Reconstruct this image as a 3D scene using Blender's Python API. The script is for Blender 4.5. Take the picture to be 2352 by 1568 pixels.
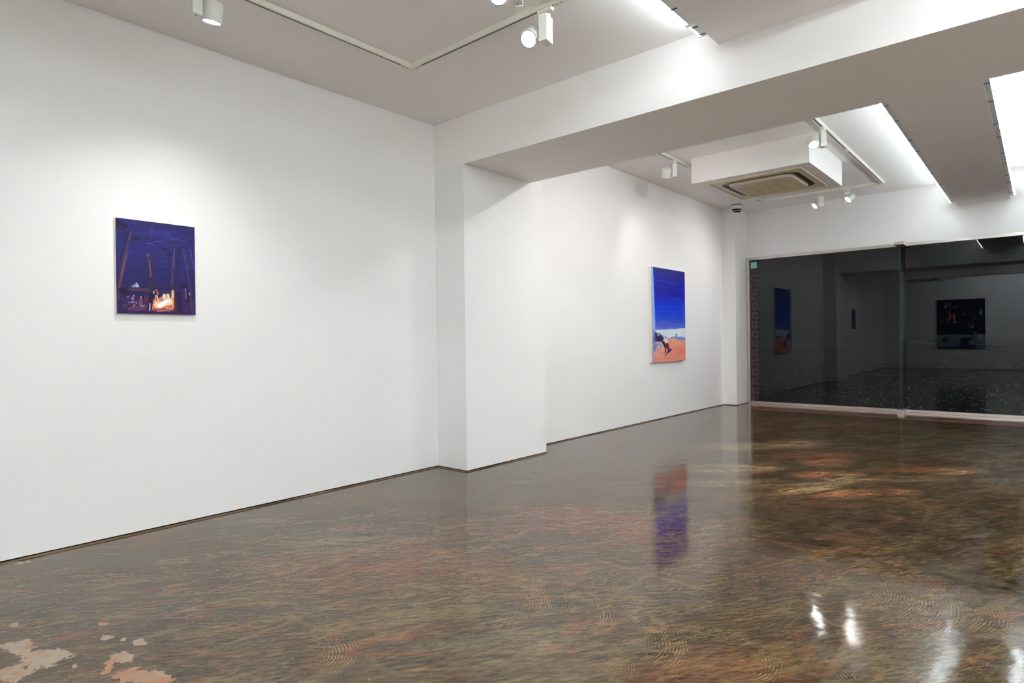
import bpy, bmesh, math, random
import numpy as np
from mathutils import Vector, Matrix

random.seed(7)
rng = np.random.default_rng(11)
for o in list(bpy.data.objects):
    bpy.data.objects.remove(o, do_unlink=True)
scene = bpy.context.scene
COL = scene.collection

# ------------------------------------------------------------------ camera
FPX = 1410.86
YAW, PITCH, ROLL = -0.7125, -0.0033, -0.0124
CAM = Vector((0.0, -4.1743, 1.15))
cy, sy, cp, sp = math.cos(YAW), math.sin(YAW), math.cos(PITCH), math.sin(PITCH)
Fw = Vector((cy * cp, -sy * cp, sp))
Rt = Fw.cross(Vector((0, 0, 1))).normalized()
Up = Rt.cross(Fw)
R2 = math.cos(ROLL) * Rt + math.sin(ROLL) * Up
U2 = -math.sin(ROLL) * Rt + math.cos(ROLL) * Up
cam_data = bpy.data.cameras.new('camera')
cam_data.sensor_fit = 'HORIZONTAL'
cam_data.sensor_width = 36.0
cam_data.lens = 36.0 * FPX / 2352
cam_data.clip_start = 0.02
cam_data.clip_end = 300
cam = bpy.data.objects.new('camera', cam_data)
COL.objects.link(cam)
m = Matrix(((R2.x, U2.x, -Fw.x), (R2.y, U2.y, -Fw.y), (R2.z, U2.z, -Fw.z))).to_4x4()
m.translation = CAM
cam.matrix_world = m
scene.camera = cam

# ------------------------------------------------------------------ world, exposure
scene.view_settings.view_transform = 'Standard'
scene.view_settings.look = 'None'
scene.view_settings.gamma = 1.0
scene.view_settings.use_curve_mapping = False
scene.view_settings.exposure = 1.38
world = bpy.data.worlds.new('night_sky')
scene.world = world
world.use_nodes = True
bg = world.node_tree.nodes['Background']
bg.inputs[0].default_value = (0.35, 0.45, 0.7, 1)
bg.inputs[1].default_value = 0.0012

cy_ = scene.cycles
cy_.max_bounces = 8; cy_.diffuse_bounces = 6; cy_.glossy_bounces = 3; cy_.transmission_bounces = 2; cy_.transparent_max_bounces = 10
cy_.caustics_reflective = False; cy_.caustics_refractive = False
cy_.use_adaptive_sampling = True; cy_.adaptive_threshold = 0.02

TUBE_STRENGTH = 13.0
SPOT_POWER = 18.0
SPOT_COL = (1.0, 0.985, 0.965)
TUBE_COL = (0.85, 0.965, 1.0)

# ------------------------------------------------------------------ dimensions
H1, H2 = 3.0985, 3.2998
X1, XBB, X2, X3, X4 = 3.7823, 4.6933, 4.9116, 10.201, 10.729
PIER, Q, W2 = 0.3709, 0.3046, -0.0782
ZB, ZG = 2.6827, 2.4599
XK, YR = -3.205, -6.6
GAP = 0.012

# ------------------------------------------------------------------ helpers
def lin(c):
    out = []
    for v in c[:3]:
        v = v / 255.0
        out.append(v / 12.92 if v <= 0.04045 else ((v + 0.055) / 1.055) ** 2.4)
    return (out[0], out[1], out[2], 1.0)

def tag(o, label=None, cat=None, group=None, kind=None):
    if label: o['label'] = label
    if cat: o['category'] = cat
    if group: o['group'] = group
    if kind: o['kind'] = kind
    return o

def empty(name, loc, rz=0.0, rot=None):
    o = bpy.data.objects.new(name, None)
    o.empty_display_size = 0.1
    COL.objects.link(o)
    o.location = loc
    o.rotation_euler = rot if rot else (0, 0, rz)
    return o

def obj(name, bm, mat, parent=None, smooth=False):
    me = bpy.data.meshes.new(name)
    bmesh.ops.recalc_face_normals(bm, faces=bm.faces)
    bm.to_mesh(me)
    bm.free()
    if mat: me.materials.append(mat)
    if smooth:
        for p in me.polygons: p.use_smooth = True
    o = bpy.data.objects.new(name, me)
    COL.objects.link(o)
    if parent: o.parent = parent
    return o

def box(bm, x0, x1, y0, y1, z0, z1, mx=None, bev=0.0):
    M = Matrix.Translation(((x0 + x1) / 2, (y0 + y1) / 2, (z0 + z1) / 2)) @ Matrix.Diagonal((abs(x1 - x0), abs(y1 - y0), abs(z1 - z0), 1))
    if mx is not None: M = mx @ M
    r = bmesh.ops.create_cube(bm, size=1.0, matrix=M)
    if bev > 0:
        es = set()
        for v in r['verts']:
            for e in v.link_edges: es.add(e)
        bmesh.ops.bevel(bm, geom=list(es), offset=bev, segments=2, profile=0.5, affect='EDGES')
    return bm

def bx(x0, x1, y0, y1, z0, z1, bev=0.0, mx=None):
    return box(bmesh.new(), x0, x1, y0, y1, z0, z1, mx, bev)

def cyl(bm, r, p0, p1, seg=32, r2=None, mx=None):
    p0, p1 = Vector(p0), Vector(p1)
    d = p1 - p0
    M = Matrix.Translation((p0 + p1) / 2) @ d.to_track_quat('Z', 'Y').to_matrix().to_4x4()
    if mx is not None: M = mx @ M
    bmesh.ops.create_cone(bm, cap_ends=True, cap_tris=False, segments=seg, radius1=r, radius2=r if r2 is None else r2, depth=d.length, matrix=M)
    return bm

def lathe(profile, seg=48, mx=None):
    """profile: list of (radius, z); revolves about z."""
    bm = bmesh.new()
    rings = []
    for r, z in profile:
        if r < 1e-6:
            rings.append([bm.verts.new((0, 0, z))])
        else:
            rings.append([bm.verts.new((r * math.cos(2 * math.pi * k / seg), r * math.sin(2 * math.pi * k / seg), z)) for k in range(seg)])
    for a, b in zip(rings, rings[1:]):
        for k in range(seg):
            k2 = (k + 1) % seg
            if len(a) == 1 and len(b) == 1: continue
            if len(a) == 1: bm.faces.new((a[0], b[k], b[k2]))
            elif len(b) == 1: bm.faces.new((a[k], a[k2], b[0]))
            else: bm.faces.new((a[k], a[k2], b[k2], b[k]))
    if mx is not None: bmesh.ops.transform(bm, matrix=mx, verts=bm.verts)
    return bm

# ------------------------------------------------------------------ materials
def new_mat(name):
    m = bpy.data.materials.new(name)
    m.use_nodes = True
    nt = m.node_tree
    return m, nt, nt.nodes, nt.links, nt.nodes['Principled BSDF']

def paint(name, rgb, rough=0.85, bump=0.0, scale=60.0, var=0.0, spec=0.3):
    m, nt, N, L, P = new_mat(name)
    P.inputs['Roughness'].default_value = rough
    P.inputs['Specular IOR Level'].default_value = spec
    tc = N.new('ShaderNodeTexCoord')
    nz = N.new('ShaderNodeTexNoise'); nz.inputs['Scale'].default_value = scale; nz.inputs['Detail'].default_value = 4
    L.new(tc.outputs['Object'], nz.inputs['Vector'])
    n2 = N.new('ShaderNodeTexNoise'); n2.inputs['Scale'].default_value = 1.3; n2.inputs['Detail'].default_value = 3
    L.new(tc.outputs['Object'], n2.inputs['Vector'])
    mr = N.new('ShaderNodeMapRange'); mr.inputs['To Min'].default_value = 1 - var; mr.inputs['To Max'].default_value = 1 + var
    L.new(n2.outputs['Fac'], mr.inputs['Value'])
    mu = N.new('ShaderNodeVectorMath'); mu.operation = 'SCALE'
    c = lin(rgb)
    mu.inputs[0].default_value = c[:3]
    L.new(mr.outputs['Result'], mu.inputs['Scale'])
    L.new(mu.outputs['Vector'], P.inputs['Base Color'])
    if bump:
        b = N.new('ShaderNodeBump'); b.inputs['Strength'].default_value = bump; b.inputs['Distance'].default_value = 0.002
        L.new(nz.outputs['Fac'], b.inputs['Height']); L.new(b.outputs['Normal'], P.inputs['Normal'])
    return m

M = {}
M['wall'] = paint('white_wall_paint', (243, 241, 240), 0.8, 0.12, 25, 0.006)
M['ceiling'] = paint('white_ceiling_paint', (248, 244, 242), 0.9, 0.10, 20, 0.01)
M['metal_white'] = paint('white_enamel', (232, 233, 226), 0.4, 0, 60, 0, 0.5)
M['track'] = paint('ivory_track_enamel', (232, 229, 218), 0.45, 0, 60, 0, 0.5)
M['groove'] = paint('dark_brown_groove', (44, 30, 20), 0.6)
M['black'] = paint('black_plastic', (8, 8, 10), 0.25, 0, 60, 0, 0.5)
M['rimdark'] = paint('dark_bezel', (60, 60, 78), 0.3, 0, 60, 0, 0.5)
M['gap'] = paint('shadow_gap', (22, 16, 12), 0.8)
M['cove'] = paint('brown_resin_cove', (104, 82, 56), 0.35, 0.5, 40, 0.25, 0.5)
M['batten'] = paint('grey_batten_enamel', (236, 240, 244), 0.4, 0, 60, 0, 0.5)
M['clip'] = paint('dark_clip', (50, 54, 60), 0.5)
M['beige'] = paint('yellowed_plastic', (222, 206, 172), 0.45, 0, 60, 0.02, 0.4)
M['beige2'] = paint('pale_yellowed_plastic', (214, 200, 178), 0.45, 0, 60, 0.02, 0.4)
M['canvas'] = paint('raw_canvas', (232, 226, 214), 0.9, 0.3, 400, 0.02)
M['dusk'] = paint('painted_canvas_edge', (60, 50, 70), 0.8, 0.3, 400, 0.02)
M['teal'] = paint('teal_film', (150, 205, 195), 0.5, 0, 60, 0, 0.4)
M['asph_edge'] = paint('dull_galvanised_steel', (58, 58, 62), 0.9, 0.3, 30, 0.1)

def metal(name, rgb, rough):
    m, nt, N, L, P = new_mat(name)
    P.inputs['Base Color'].default_value = lin(rgb)
    P.inputs['Metallic'].default_value = 1.0
    tc = N.new('ShaderNodeTexCoord')
    mp = N.new('ShaderNodeMapping'); mp.inputs['Scale'].default_value = (400, 6, 400)
    nz = N.new('ShaderNodeTexNoise'); nz.inputs['Scale'].default_value = 1.0
    L.new(tc.outputs['Object'], mp.inputs['Vector']); L.new(mp.outputs['Vector'], nz.inputs['Vector'])
    mr = N.new('ShaderNodeMapRange'); mr.inputs['To Min'].default_value = rough - 0.06; mr.inputs['To Max'].default_value = rough + 0.08
    L.new(nz.outputs['Fac'], mr.inputs['Value']); L.new(mr.outputs['Result'], P.inputs['Roughness'])
    return m
M['steel'] = metal('brushed_stainless_steel', (205, 196, 190), 0.3)

def emis(name, col, strength):
    m, nt, N, L, P = new_mat(name)
    P.inputs['Base Color'].default_value = (0.8, 0.8, 0.8, 1)
    P.inputs['Emission Color'].default_value = (*col, 1)
    P.inputs['Emission Strength'].default_value = strength
    return m
M['tube'] = emis('lit_fluorescent_tube', TUBE_COL, TUBE_STRENGTH)
M['fill_tube'] = emis('lit_added_fill_tube', TUBE_COL, 112.0)  # stronger tube for the fill battens added out of frame
M['lens'] = emis('lit_lamp_lens', (1.0, 0.97, 0.95), 9.0)

def glass_mat(name, tint, refl):
    m, nt, N, L, P = new_mat(name)
    N.remove(P)
    out = N['Material Output']
    geo = N.new('ShaderNodeNewGeometry')
    dot = N.new('ShaderNodeVectorMath'); dot.operation = 'DOT_PRODUCT'
    L.new(geo.outputs['Normal'], dot.inputs[0]); L.new(geo.outputs['Incoming'], dot.inputs[1])
    ab = N.new('ShaderNodeMath'); ab.operation = 'ABSOLUTE'; L.new(dot.outputs['Value'], ab.inputs[0])
    one = N.new('ShaderNodeMath'); one.operation = 'SUBTRACT'; one.inputs[0].default_value = 1.0; L.new(ab.outputs[0], one.inputs[1])
    pw = N.new('ShaderNodeMath'); pw.operation = 'POWER'; pw.inputs[1].default_value = 5.0; L.new(one.outputs[0], pw.inputs[0])
    ma = N.new('ShaderNodeMath'); ma.operation = 'MULTIPLY_ADD'; ma.inputs[1].default_value = 1 - refl; ma.inputs[2].default_value = refl
    L.new(pw.outputs[0], ma.inputs[0])
    tr = N.new('ShaderNodeBsdfTransparent'); tr.inputs['Color'].default_value = (*tint, 1)
    gl = N.new('ShaderNodeBsdfGlossy'); gl.inputs['Roughness'].default_value = 0.0
    mx = N.new('ShaderNodeMixShader')
    L.new(ma.outputs[0], mx.inputs['Fac']); L.new(tr.outputs[0], mx.inputs[1]); L.new(gl.outputs[0], mx.inputs[2])
    L.new(mx.outputs[0], out.inputs['Surface'])
    return m
M['glass'] = glass_mat('clear_window_glass', (0.84, 0.87, 0.89), 0.029)
M['fin'] = glass_mat('green_tinted_glass', (0.62, 0.82, 0.80), 0.07)
M['finedge'] = paint('polished_glass_edge', (8, 52, 50), 0.15, 0, 60, 0, 0.5)

def brick_mat():
    m, nt, N, L, P = new_mat('red_brick')
    tc = N.new('ShaderNodeTexCoord')
    sx = N.new('ShaderNodeSeparateXYZ'); L.new(tc.outputs['Object'], sx.inputs[0])
    ad = N.new('ShaderNodeMath'); ad.operation = 'ADD'; L.new(sx.outputs[0], ad.inputs[0]); L.new(sx.outputs[1], ad.inputs[1])
    cb = N.new('ShaderNodeCombineXYZ'); L.new(ad.outputs[0], cb.inputs[0]); L.new(sx.outputs[2], cb.inputs[1])
    br = N.new('ShaderNodeTexBrick')
    br.inputs['Scale'].default_value = 1.0
    br.inputs['Brick Width'].default_value = 0.21
    br.inputs['Row Height'].default_value = 0.082
    br.inputs['Mortar Size'].default_value = 0.006
    br.inputs['Color1'].default_value = lin((120, 62, 54)); br.inputs['Color2'].default_value = lin((96, 50, 46)); br.inputs['Mortar'].default_value = lin((150, 140, 132))
    L.new(cb.outputs[0], br.inputs['Vector']); L.new(br.outputs['Color'], P.inputs['Base Color'])
    P.inputs['Roughness'].default_value = 0.8
    bp = N.new('ShaderNodeBump'); bp.inputs['Strength'].default_value = 0.6; bp.inputs['Distance'].default_value = 0.004; bp.invert = True
    L.new(br.outputs['Fac'], bp.inputs['Height']); L.new(bp.outputs['Normal'], P.inputs['Normal'])
    return m
M['brick'] = brick_mat()

def asphalt_mat():
    m, nt, N, L, P = new_mat('asphalt')
    tc = N.new('ShaderNodeTexCoord')
    n1 = N.new('ShaderNodeTexNoise'); n1.inputs['Scale'].default_value = 0.9; n1.inputs['Detail'].default_value = 3
    L.new(tc.outputs['Object'], n1.inputs['Vector'])
    v = N.new('ShaderNodeTexVoronoi'); v.inputs['Scale'].default_value = 13.0
    L.new(tc.outputs['Object'], v.inputs['Vector'])
    v2 = N.new('ShaderNodeTexVoronoi'); v2.inputs['Scale'].default_value = 90.0
    L.new(tc.outputs['Object'], v2.inputs['Vector'])
    # chips: random cells, near cell centre
    sp_ = N.new('ShaderNodeSeparateColor'); L.new(v.outputs['Color'], sp_.inputs[0])
    gt = N.new('ShaderNodeMath'); gt.operation = 'GREATER_THAN'; gt.inputs[1].default_value = 0.72; L.new(sp_.outputs[0], gt.inputs[0])
    lt = N.new('ShaderNodeMath'); lt.operation = 'LESS_THAN'; lt.inputs[1].default_value = 0.25; L.new(v.outputs['Distance'], lt.inputs[0])
    mu = N.new('ShaderNodeMath'); mu.operation = 'MULTIPLY'; L.new(gt.outputs[0], mu.inputs[0]); L.new(lt.outputs[0], mu.inputs[1])
    cl = N.new('ShaderNodeMapRange'); cl.inputs['From Min'].default_value = 0.42; cl.inputs['From Max'].default_value = 0.62; cl.inputs['To Min'].default_value = 0.92; cl.inputs['To Max'].default_value = 0.55
    L.new(n1.outputs['Fac'], cl.inputs['Value']); L.new(cl.outputs['Result'], gt.inputs[1])
    cr = N.new('ShaderNodeValToRGB')
    cr.color_ramp.elements[0].color = lin((6, 6, 6)); cr.color_ramp.elements[1].color = lin((34, 34, 31))
    L.new(v2.outputs['Color'], cr.inputs['Fac'])
    mx = N.new('ShaderNodeMix'); mx.data_type = 'RGBA'
    L.new(mu.outputs[0], mx.inputs['Factor']); L.new(cr.outputs['Color'], mx.inputs[6]); mx.inputs[7].default_value = lin((235, 235, 230))
    L.new(mx.outputs[2], P.inputs['Base Color'])
    P.inputs['Roughness'].default_value = 0.9
    P.inputs['Specular IOR Level'].default_value = 0.08
    return m
M['asphalt'] = asphalt_mat()

def floor_mat():
    m, nt, N, L, P = new_mat('trowelled_brown_floor')
    tc = N.new('ShaderNodeTexCoord')
    OBJ = tc.outputs['Object']
    def noise(scale, detail=5, rough=0.6, dist=0.0, sc=(1, 1, 1), rot=0.0, off=0.0):
        mp = N.new('ShaderNodeMapping'); mp.vector_type = 'TEXTURE'; mp.inputs['Scale'].default_value = (1 / sc[0], 1 / sc[1], 1); mp.inputs['Rotation'].default_value = (0, 0, rot); mp.inputs['Location'].default_value = (off, off * 0.7, 0)
        L.new(OBJ, mp.inputs['Vector'])
        n = N.new('ShaderNodeTexNoise'); n.inputs['Scale'].default_value = scale; n.inputs['Detail'].default_value = detail
        n.inputs['Roughness'].default_value = rough; n.inputs['Distortion'].default_value = dist
        L.new(mp.outputs['Vector'], n.inputs['Vector'])
        return n.outputs['Fac']
    def mapr(s, a, b, c=0.0, d=1.0):
        r = N.new('ShaderNodeMapRange'); r.interpolation_type = 'SMOOTHSTEP'
        r.inputs['From Min'].default_value = a; r.inputs['From Max'].default_value = b; r.inputs['To Min'].default_value = c; r.inputs['To Max'].default_value = d
        L.new(s, r.inputs['Value']); return r.outputs['Result']
    def math_(op, a, b=None, c=None):
        n = N.new('ShaderNodeMath'); n.operation = op
        for i, s in enumerate((a, b, c)):
            if s is None: continue
            if isinstance(s, (int, float)): n.inputs[i].default_value = s
            else: L.new(s, n.inputs[i])
        return n.outputs[0]
    def mix(f, a, b, bt='MIX'):
        n = N.new('ShaderNodeMix'); n.data_type = 'RGBA'; n.blend_type = bt
        for s, k in ((f, 'Factor'), (a, 6), (b, 7)):
            if isinstance(s, (int, float)): n.inputs[k].default_value = s
            elif isinstance(s, tuple): n.inputs[k].default_value = s
            else: L.new(s, n.inputs[k])
        return n.outputs[2]
    # broad colour zones
    a = noise(1.1, 6, 0.65, 0.6)
    ramp = N.new('ShaderNodeValToRGB')
    el = ramp.color_ramp.elements
    el[0].position = 0.30; el[0].color = lin((60, 46, 35))
    el[1].position = 0.74; el[1].color = lin((106, 88, 60))
    for p, c in ((0.42, (84, 66, 49)), (0.50, (94, 80, 58)), (0.56, (78, 67, 53)), (0.63, (102, 72, 48))):
        e = el.new(p); e.color = lin(c)
    L.new(a, ramp.inputs['Fac'])
    col = ramp.outputs['Color']
    # hand painted soft zones baked as a mesh attribute
    at = N.new('ShaderNodeAttribute'); at.attribute_name = 'tint'
    mod = mapr(noise(6.0, 7, 0.85, 0.6, (0.5, 1.8, 1), -0.6), 0.38, 0.56)
    f = math_('MULTIPLY', at.outputs['Alpha'], mod)
    col = mix(f, col, at.outputs['Color'])
    # mid streaks in two directions
    s1 = mapr(noise(4.5, 8, 0.80, 0.5, (0.42, 1.9, 1), -0.45), 0.48, 0.62)
    col = mix(math_('MULTIPLY', s1, 0.52), col, lin((138, 118, 82)))
    s2 = mapr(noise(4.5, 8, 0.82, 0.5, (0.40, 2.0, 1), -0.85, 3.0), 0.49, 0.60)
    col = mix(math_('MULTIPLY', s2, 0.56), col, lin((50, 39, 31)))
    s3 = mapr(noise(3.4, 7, 0.80, 0.6, (0.5, 1.7, 1), -0.65, 7.0), 0.53, 0.63)
    col = mix(math_('MULTIPLY', s3, 0.42), col, lin((150, 92, 62)))
    s4 = mapr(noise(3.4, 7, 0.82, 0.6, (0.5, 1.7, 1), -0.25, 13.0), 0.54, 0.68)
    col = mix(math_('MULTIPLY', s4, 0.38), col, lin((100, 98, 88)))
    # thin scratches left by the trowel, in two directions
    for rot, off, c, am in ((-0.35, 17.0, (160, 138, 100), 0.45), (-0.95, 23.0, (156, 130, 92), 0.42), (-0.6, 41.0, (36, 28, 23), 0.45)):
        sc_ = mapr(noise(20.0, 4, 0.75, 0.5, (0.22, 3.4, 1), rot, off), 0.55, 0.64)
        gate = mapr(noise(3.1, 4, 0.7, off=off + 4), 0.46, 0.58)
        col = mix(math_('MULTIPLY', math_('MULTIPLY', sc_, gate), am), col, lin(c))
    # fine grain
    g = noise(36.0, 5, 0.8, 0.0, (0.35, 1.7, 1), -0.65)
    col = mix(1.0, col, mapr(g, 0.34, 0.66, 0.55, 1.48), 'MULTIPLY')
    g2 = noise(160.0, 3, 0.6)
    col = mix(1.0, col, mapr(g2, 0.3, 0.7, 0.86, 1.14), 'MULTIPLY')
    # old tile seams
    br = N.new('ShaderNodeTexBrick'); br.offset = 0.0
    mpb = N.new('ShaderNodeMapping')
    wv = N.new('ShaderNodeTexNoise'); wv.inputs['Scale'].default_value = 5.0; L.new(OBJ, wv.inputs['Vector'])
    av = N.new('ShaderNodeVectorMath'); av.operation = 'MULTIPLY_ADD'; av.inputs[1].default_value = (0.035, 0.035, 0)
    L.new(wv.outputs['Color'], av.inputs[0]); L.new(OBJ, av.inputs[2]); L.new(av.outputs[0], mpb.inputs['Vector'])
    L.new(mpb.outputs[0], br.inputs['Vector'])
    br.inputs['Scale'].default_value = 1.0; br.inputs['Brick Width'].default_value = 0.45; br.inputs['Row Height'].default_value = 0.45
    br.inputs['Mortar Size'].default_value = 0.02; br.inputs['Mortar Smooth'].default_value = 0.6
    sm = math_('MULTIPLY', br.outputs['Fac'], mapr(noise(2.3, 6, 0.7, 0.3, off=5.0), 0.46, 0.62))
    col = mix(math_('MULTIPLY', sm, 0.30), col, lin((140, 122, 92)))
    # trowel sweeps: combed ridges along the stored arcs, plus faint small random ones
    fans = None
    def addfan(d, mask, pitch, off, lo, hi):
        nonlocal fans
        dd = math_('MULTIPLY_ADD', noise(14.0, 2, 0.6, 0.0, off=off), 0.010, d)
        ring = mapr(math_('SINE', math_('MULTIPLY', dd, 2 * math.pi / pitch)), 0.1, 0.75)
        brk = mapr(noise(15.0, 4, 0.85, 0.0, (0.7, 1.2, 1), -0.6, off=off + 2), lo, hi)
        f = math_('MULTIPLY', ring, math_('MULTIPLY', mask, brk))
        fans = f if fans is None else math_('MAXIMUM', fans, f)
    for nm, off in (('fan_a', 1.0), ('fan_b', 6.0)):
        fa = N.new('ShaderNodeAttribute'); fa.attribute_name = nm
        sx = N.new('ShaderNodeSeparateXYZ'); L.new(fa.outputs['Vector'], sx.inputs[0])
        addfan(sx.outputs[0], sx.outputs[1], 0.0125, off, 0.46, 0.56)
    for k, (sc, pitch, r0, r1, off, th) in enumerate(((1.7, 0.011, 0.12, 0.36, 4.3, 0.50), (2.6, 0.010, 0.05, 0.20, 9.1, 0.50))):
        mp = N.new('ShaderNodeMapping'); mp.inputs['Location'].default_value = (off, off * 1.7, 0); L.new(OBJ, mp.inputs['Vector'])
        v = N.new('ShaderNodeTexVoronoi'); v.voronoi_dimensions = '2D'; v.inputs['Scale'].default_value = sc; v.inputs['Randomness'].default_value = 0.9
        L.new(mp.outputs[0], v.inputs['Vector'])
        sub = N.new('ShaderNodeVectorMath'); sub.operation = 'SUBTRACT'; L.new(mp.outputs[0], sub.inputs[0]); L.new(v.outputs['Position'], sub.inputs[1])
        ln = N.new('ShaderNodeVectorMath'); ln.operation = 'LENGTH'; L.new(sub.outputs[0], ln.inputs[0])
        nm = N.new('ShaderNodeVectorMath'); nm.operation = 'NORMALIZE'; L.new(sub.outputs[0], nm.inputs[0])
        dt = N.new('ShaderNodeVectorMath'); dt.operation = 'DOT_PRODUCT'; L.new(nm.outputs[0], dt.inputs[0]); dt.inputs[1].default_value = (0.82, -0.56, 0)
        d = ln.outputs['Value']
        rr = math_('MULTIPLY', mapr(d, r0, r0 + 0.05), mapr(d, r1 - 0.03, r1, 1.0, 0.0))
        ang = mapr(dt.outputs['Value'], 0.25, 0.6)
        big = mapr(noise(1.3, 3, 0.6, 0.0, off=off + 20), th, th + 0.08)
        addfan(d, math_('MULTIPLY', math_('MULTIPLY', rr, ang), math_('MULTIPLY', big, 0.6)), pitch, off, 0.48, 0.60)
    col = mix(math_('MULTIPLY', fans, 0.75), col, lin((172, 146, 106)))
    # crisp pale patches where the skim coat is missing
    pt = N.new('ShaderNodeAttribute'); pt.attribute_name = 'patch'
    pf = math_('ADD', pt.outputs['Fac'], math_('MULTIPLY', math_('SUBTRACT', noise(16.0, 6, 0.65, 0.4), 0.5), 1.5))
    pm = mapr(pf, 0.50, 0.53)
    pc = N.new('ShaderNodeMix'); pc.data_type = 'RGBA'
    L.new(mapr(noise(3.2, 4), 0.44, 0.56), pc.inputs['Factor']); pc.inputs[6].default_value = lin((172, 156, 138)); pc.inputs[7].default_value = lin((176, 132, 102))
    pcol = mix(1.0, pc.outputs[2], mapr(g, 0.3, 0.7, 0.86, 1.1), 'MULTIPLY')
    col = mix(pm, col, pcol)
    # salmon threshold band near the glazing
    sxyz = N.new('ShaderNodeSeparateXYZ'); L.new(OBJ, sxyz.inputs[0])
    xx = math_('ADD', sxyz.outputs[0], math_('MULTIPLY', noise(3.0, 4, 0.6, 0, (1, 0.5, 1)), 0.16))
    band = mapr(xx, 9.86, 9.93)
    dk = math_('MULTIPLY', mapr(xx, 10.05, 10.12), mapr(xx, 10.22, 10.30, 1.0, 0.0))
    bc = mix(math_('MULTIPLY', dk, mapr(noise(4.0, 5, 0.7, 0, (1, 0.3, 1)), 0.45, 0.55)), lin((176, 126, 104)), lin((92, 74, 58)))
    bc = mix(1.0, bc, mapr(g, 0.3, 0.7, 0.85, 1.12), 'MULTIPLY')
    col = mix(band, col, bc)
    # specks
    vs = N.new('ShaderNodeTexVoronoi'); vs.inputs['Scale'].default_value = 14.0; L.new(OBJ, vs.inputs['Vector'])
    spk = math_('LESS_THAN', vs.outputs['Distance'], 0.045)
    col = mix(math_('MULTIPLY', spk, 0.5), col, lin((190, 180, 160)))
    col = mix(1.0, col, (0.71, 0.665, 0.615, 1.0), 'MULTIPLY')
    L.new(col, P.inputs['Base Color'])
    P.inputs['Specular IOR Level'].default_value = 0.40
    L.new(mapr(noise(3.0, 2, 0.7, off=30.0), 0.35, 0.65, 0.06, 0.13), P.inputs['Roughness'])
    # gentle waviness of the coating
    h = math_('ADD', math_('MULTIPLY', noise(5.0, 2, 0.5), 1.0), math_('MULTIPLY', g, 0.05))
    h = math_('ADD', h, math_('MULTIPLY', fans, -0.012))
    bp = N.new('ShaderNodeBump'); bp.inputs['Strength'].default_value = 0.30; bp.inputs['Distance'].default_value = 0.006
    L.new(h, bp.inputs['Height']); L.new(bp.outputs['Normal'], P.inputs['Normal'])
    return m
M['floor'] = floor_mat()

def attr_mat(name, rough=0.55, bump=0.25):
    m, nt, N, L, P = new_mat(name)
    at = N.new('ShaderNodeAttribute'); at.attribute_name = 'paint'
    L.new(at.outputs['Color'], P.inputs['Base Color'])
    P.inputs['Roughness'].default_value = rough
    P.inputs['Specular IOR Level'].default_value = 0.25
    tc = N.new('ShaderNodeTexCoord')
    mp = N.new('ShaderNodeMapping'); mp.inputs['Scale'].default_value = (1, 1, 9)
    nz = N.new('ShaderNodeTexNoise'); nz.inputs['Scale'].default_value = 40; nz.inputs['Detail'].default_value = 6
    L.new(tc.outputs['Object'], mp.inputs['Vector']); L.new(mp.outputs[0], nz.inputs['Vector'])
    b = N.new('ShaderNodeBump'); b.inputs['Strength'].default_value = bump; b.inputs['Distance'].default_value = 0.001
    L.new(nz.outputs['Fac'], b.inputs['Height']); L.new(b.outputs['Normal'], P.inputs['Normal'])
    return m

# ------------------------------------------------------------------ floor (with colour attributes)
PALE=[[0.522,-1.21,0.039,-0.047,0.01,0.056],[0.556,-1.199,0.033,-0.04,0.008,0.044],[0.594,-1.375,0.065,-0.079,0.011,0.052],[0.554,-1.408,0.051,-0.062,0.009,0.046],[0.484,-1.42,0.045,-0.054,0.009,0.052],[0.458,-1.455,0.029,-0.036,0.008,0.043],[0.756,-1.601,0.027,-0.033,0.014,0.047],[0.707,-1.641,0.016,-0.02,0.009,0.031],[0.69,-1.674,0.008,-0.01,0.005,0.017],[0.757,-1.795,0.064,-0.078,0.017,0.051],[0.785,-1.868,0.038,-0.047,0.013,0.036],[0.842,-1.531,0.018,-0.022,0.009,0.027],[0.801,-1.241,0.018,-0.023,0.008,0.028],[0.773,-1.377,0.021,-0.026,0.006,0.021],[0.56,-0.953,0.014,-0.017,0.005,0.03],[0.808,-1.452,0.01,-0.012,0.004,0.012],[0.633,-1.55,0.008,-0.01,0.004,0.014],[0.681,0.035,0.09,-0.111,0.007,0.043]]
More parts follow.
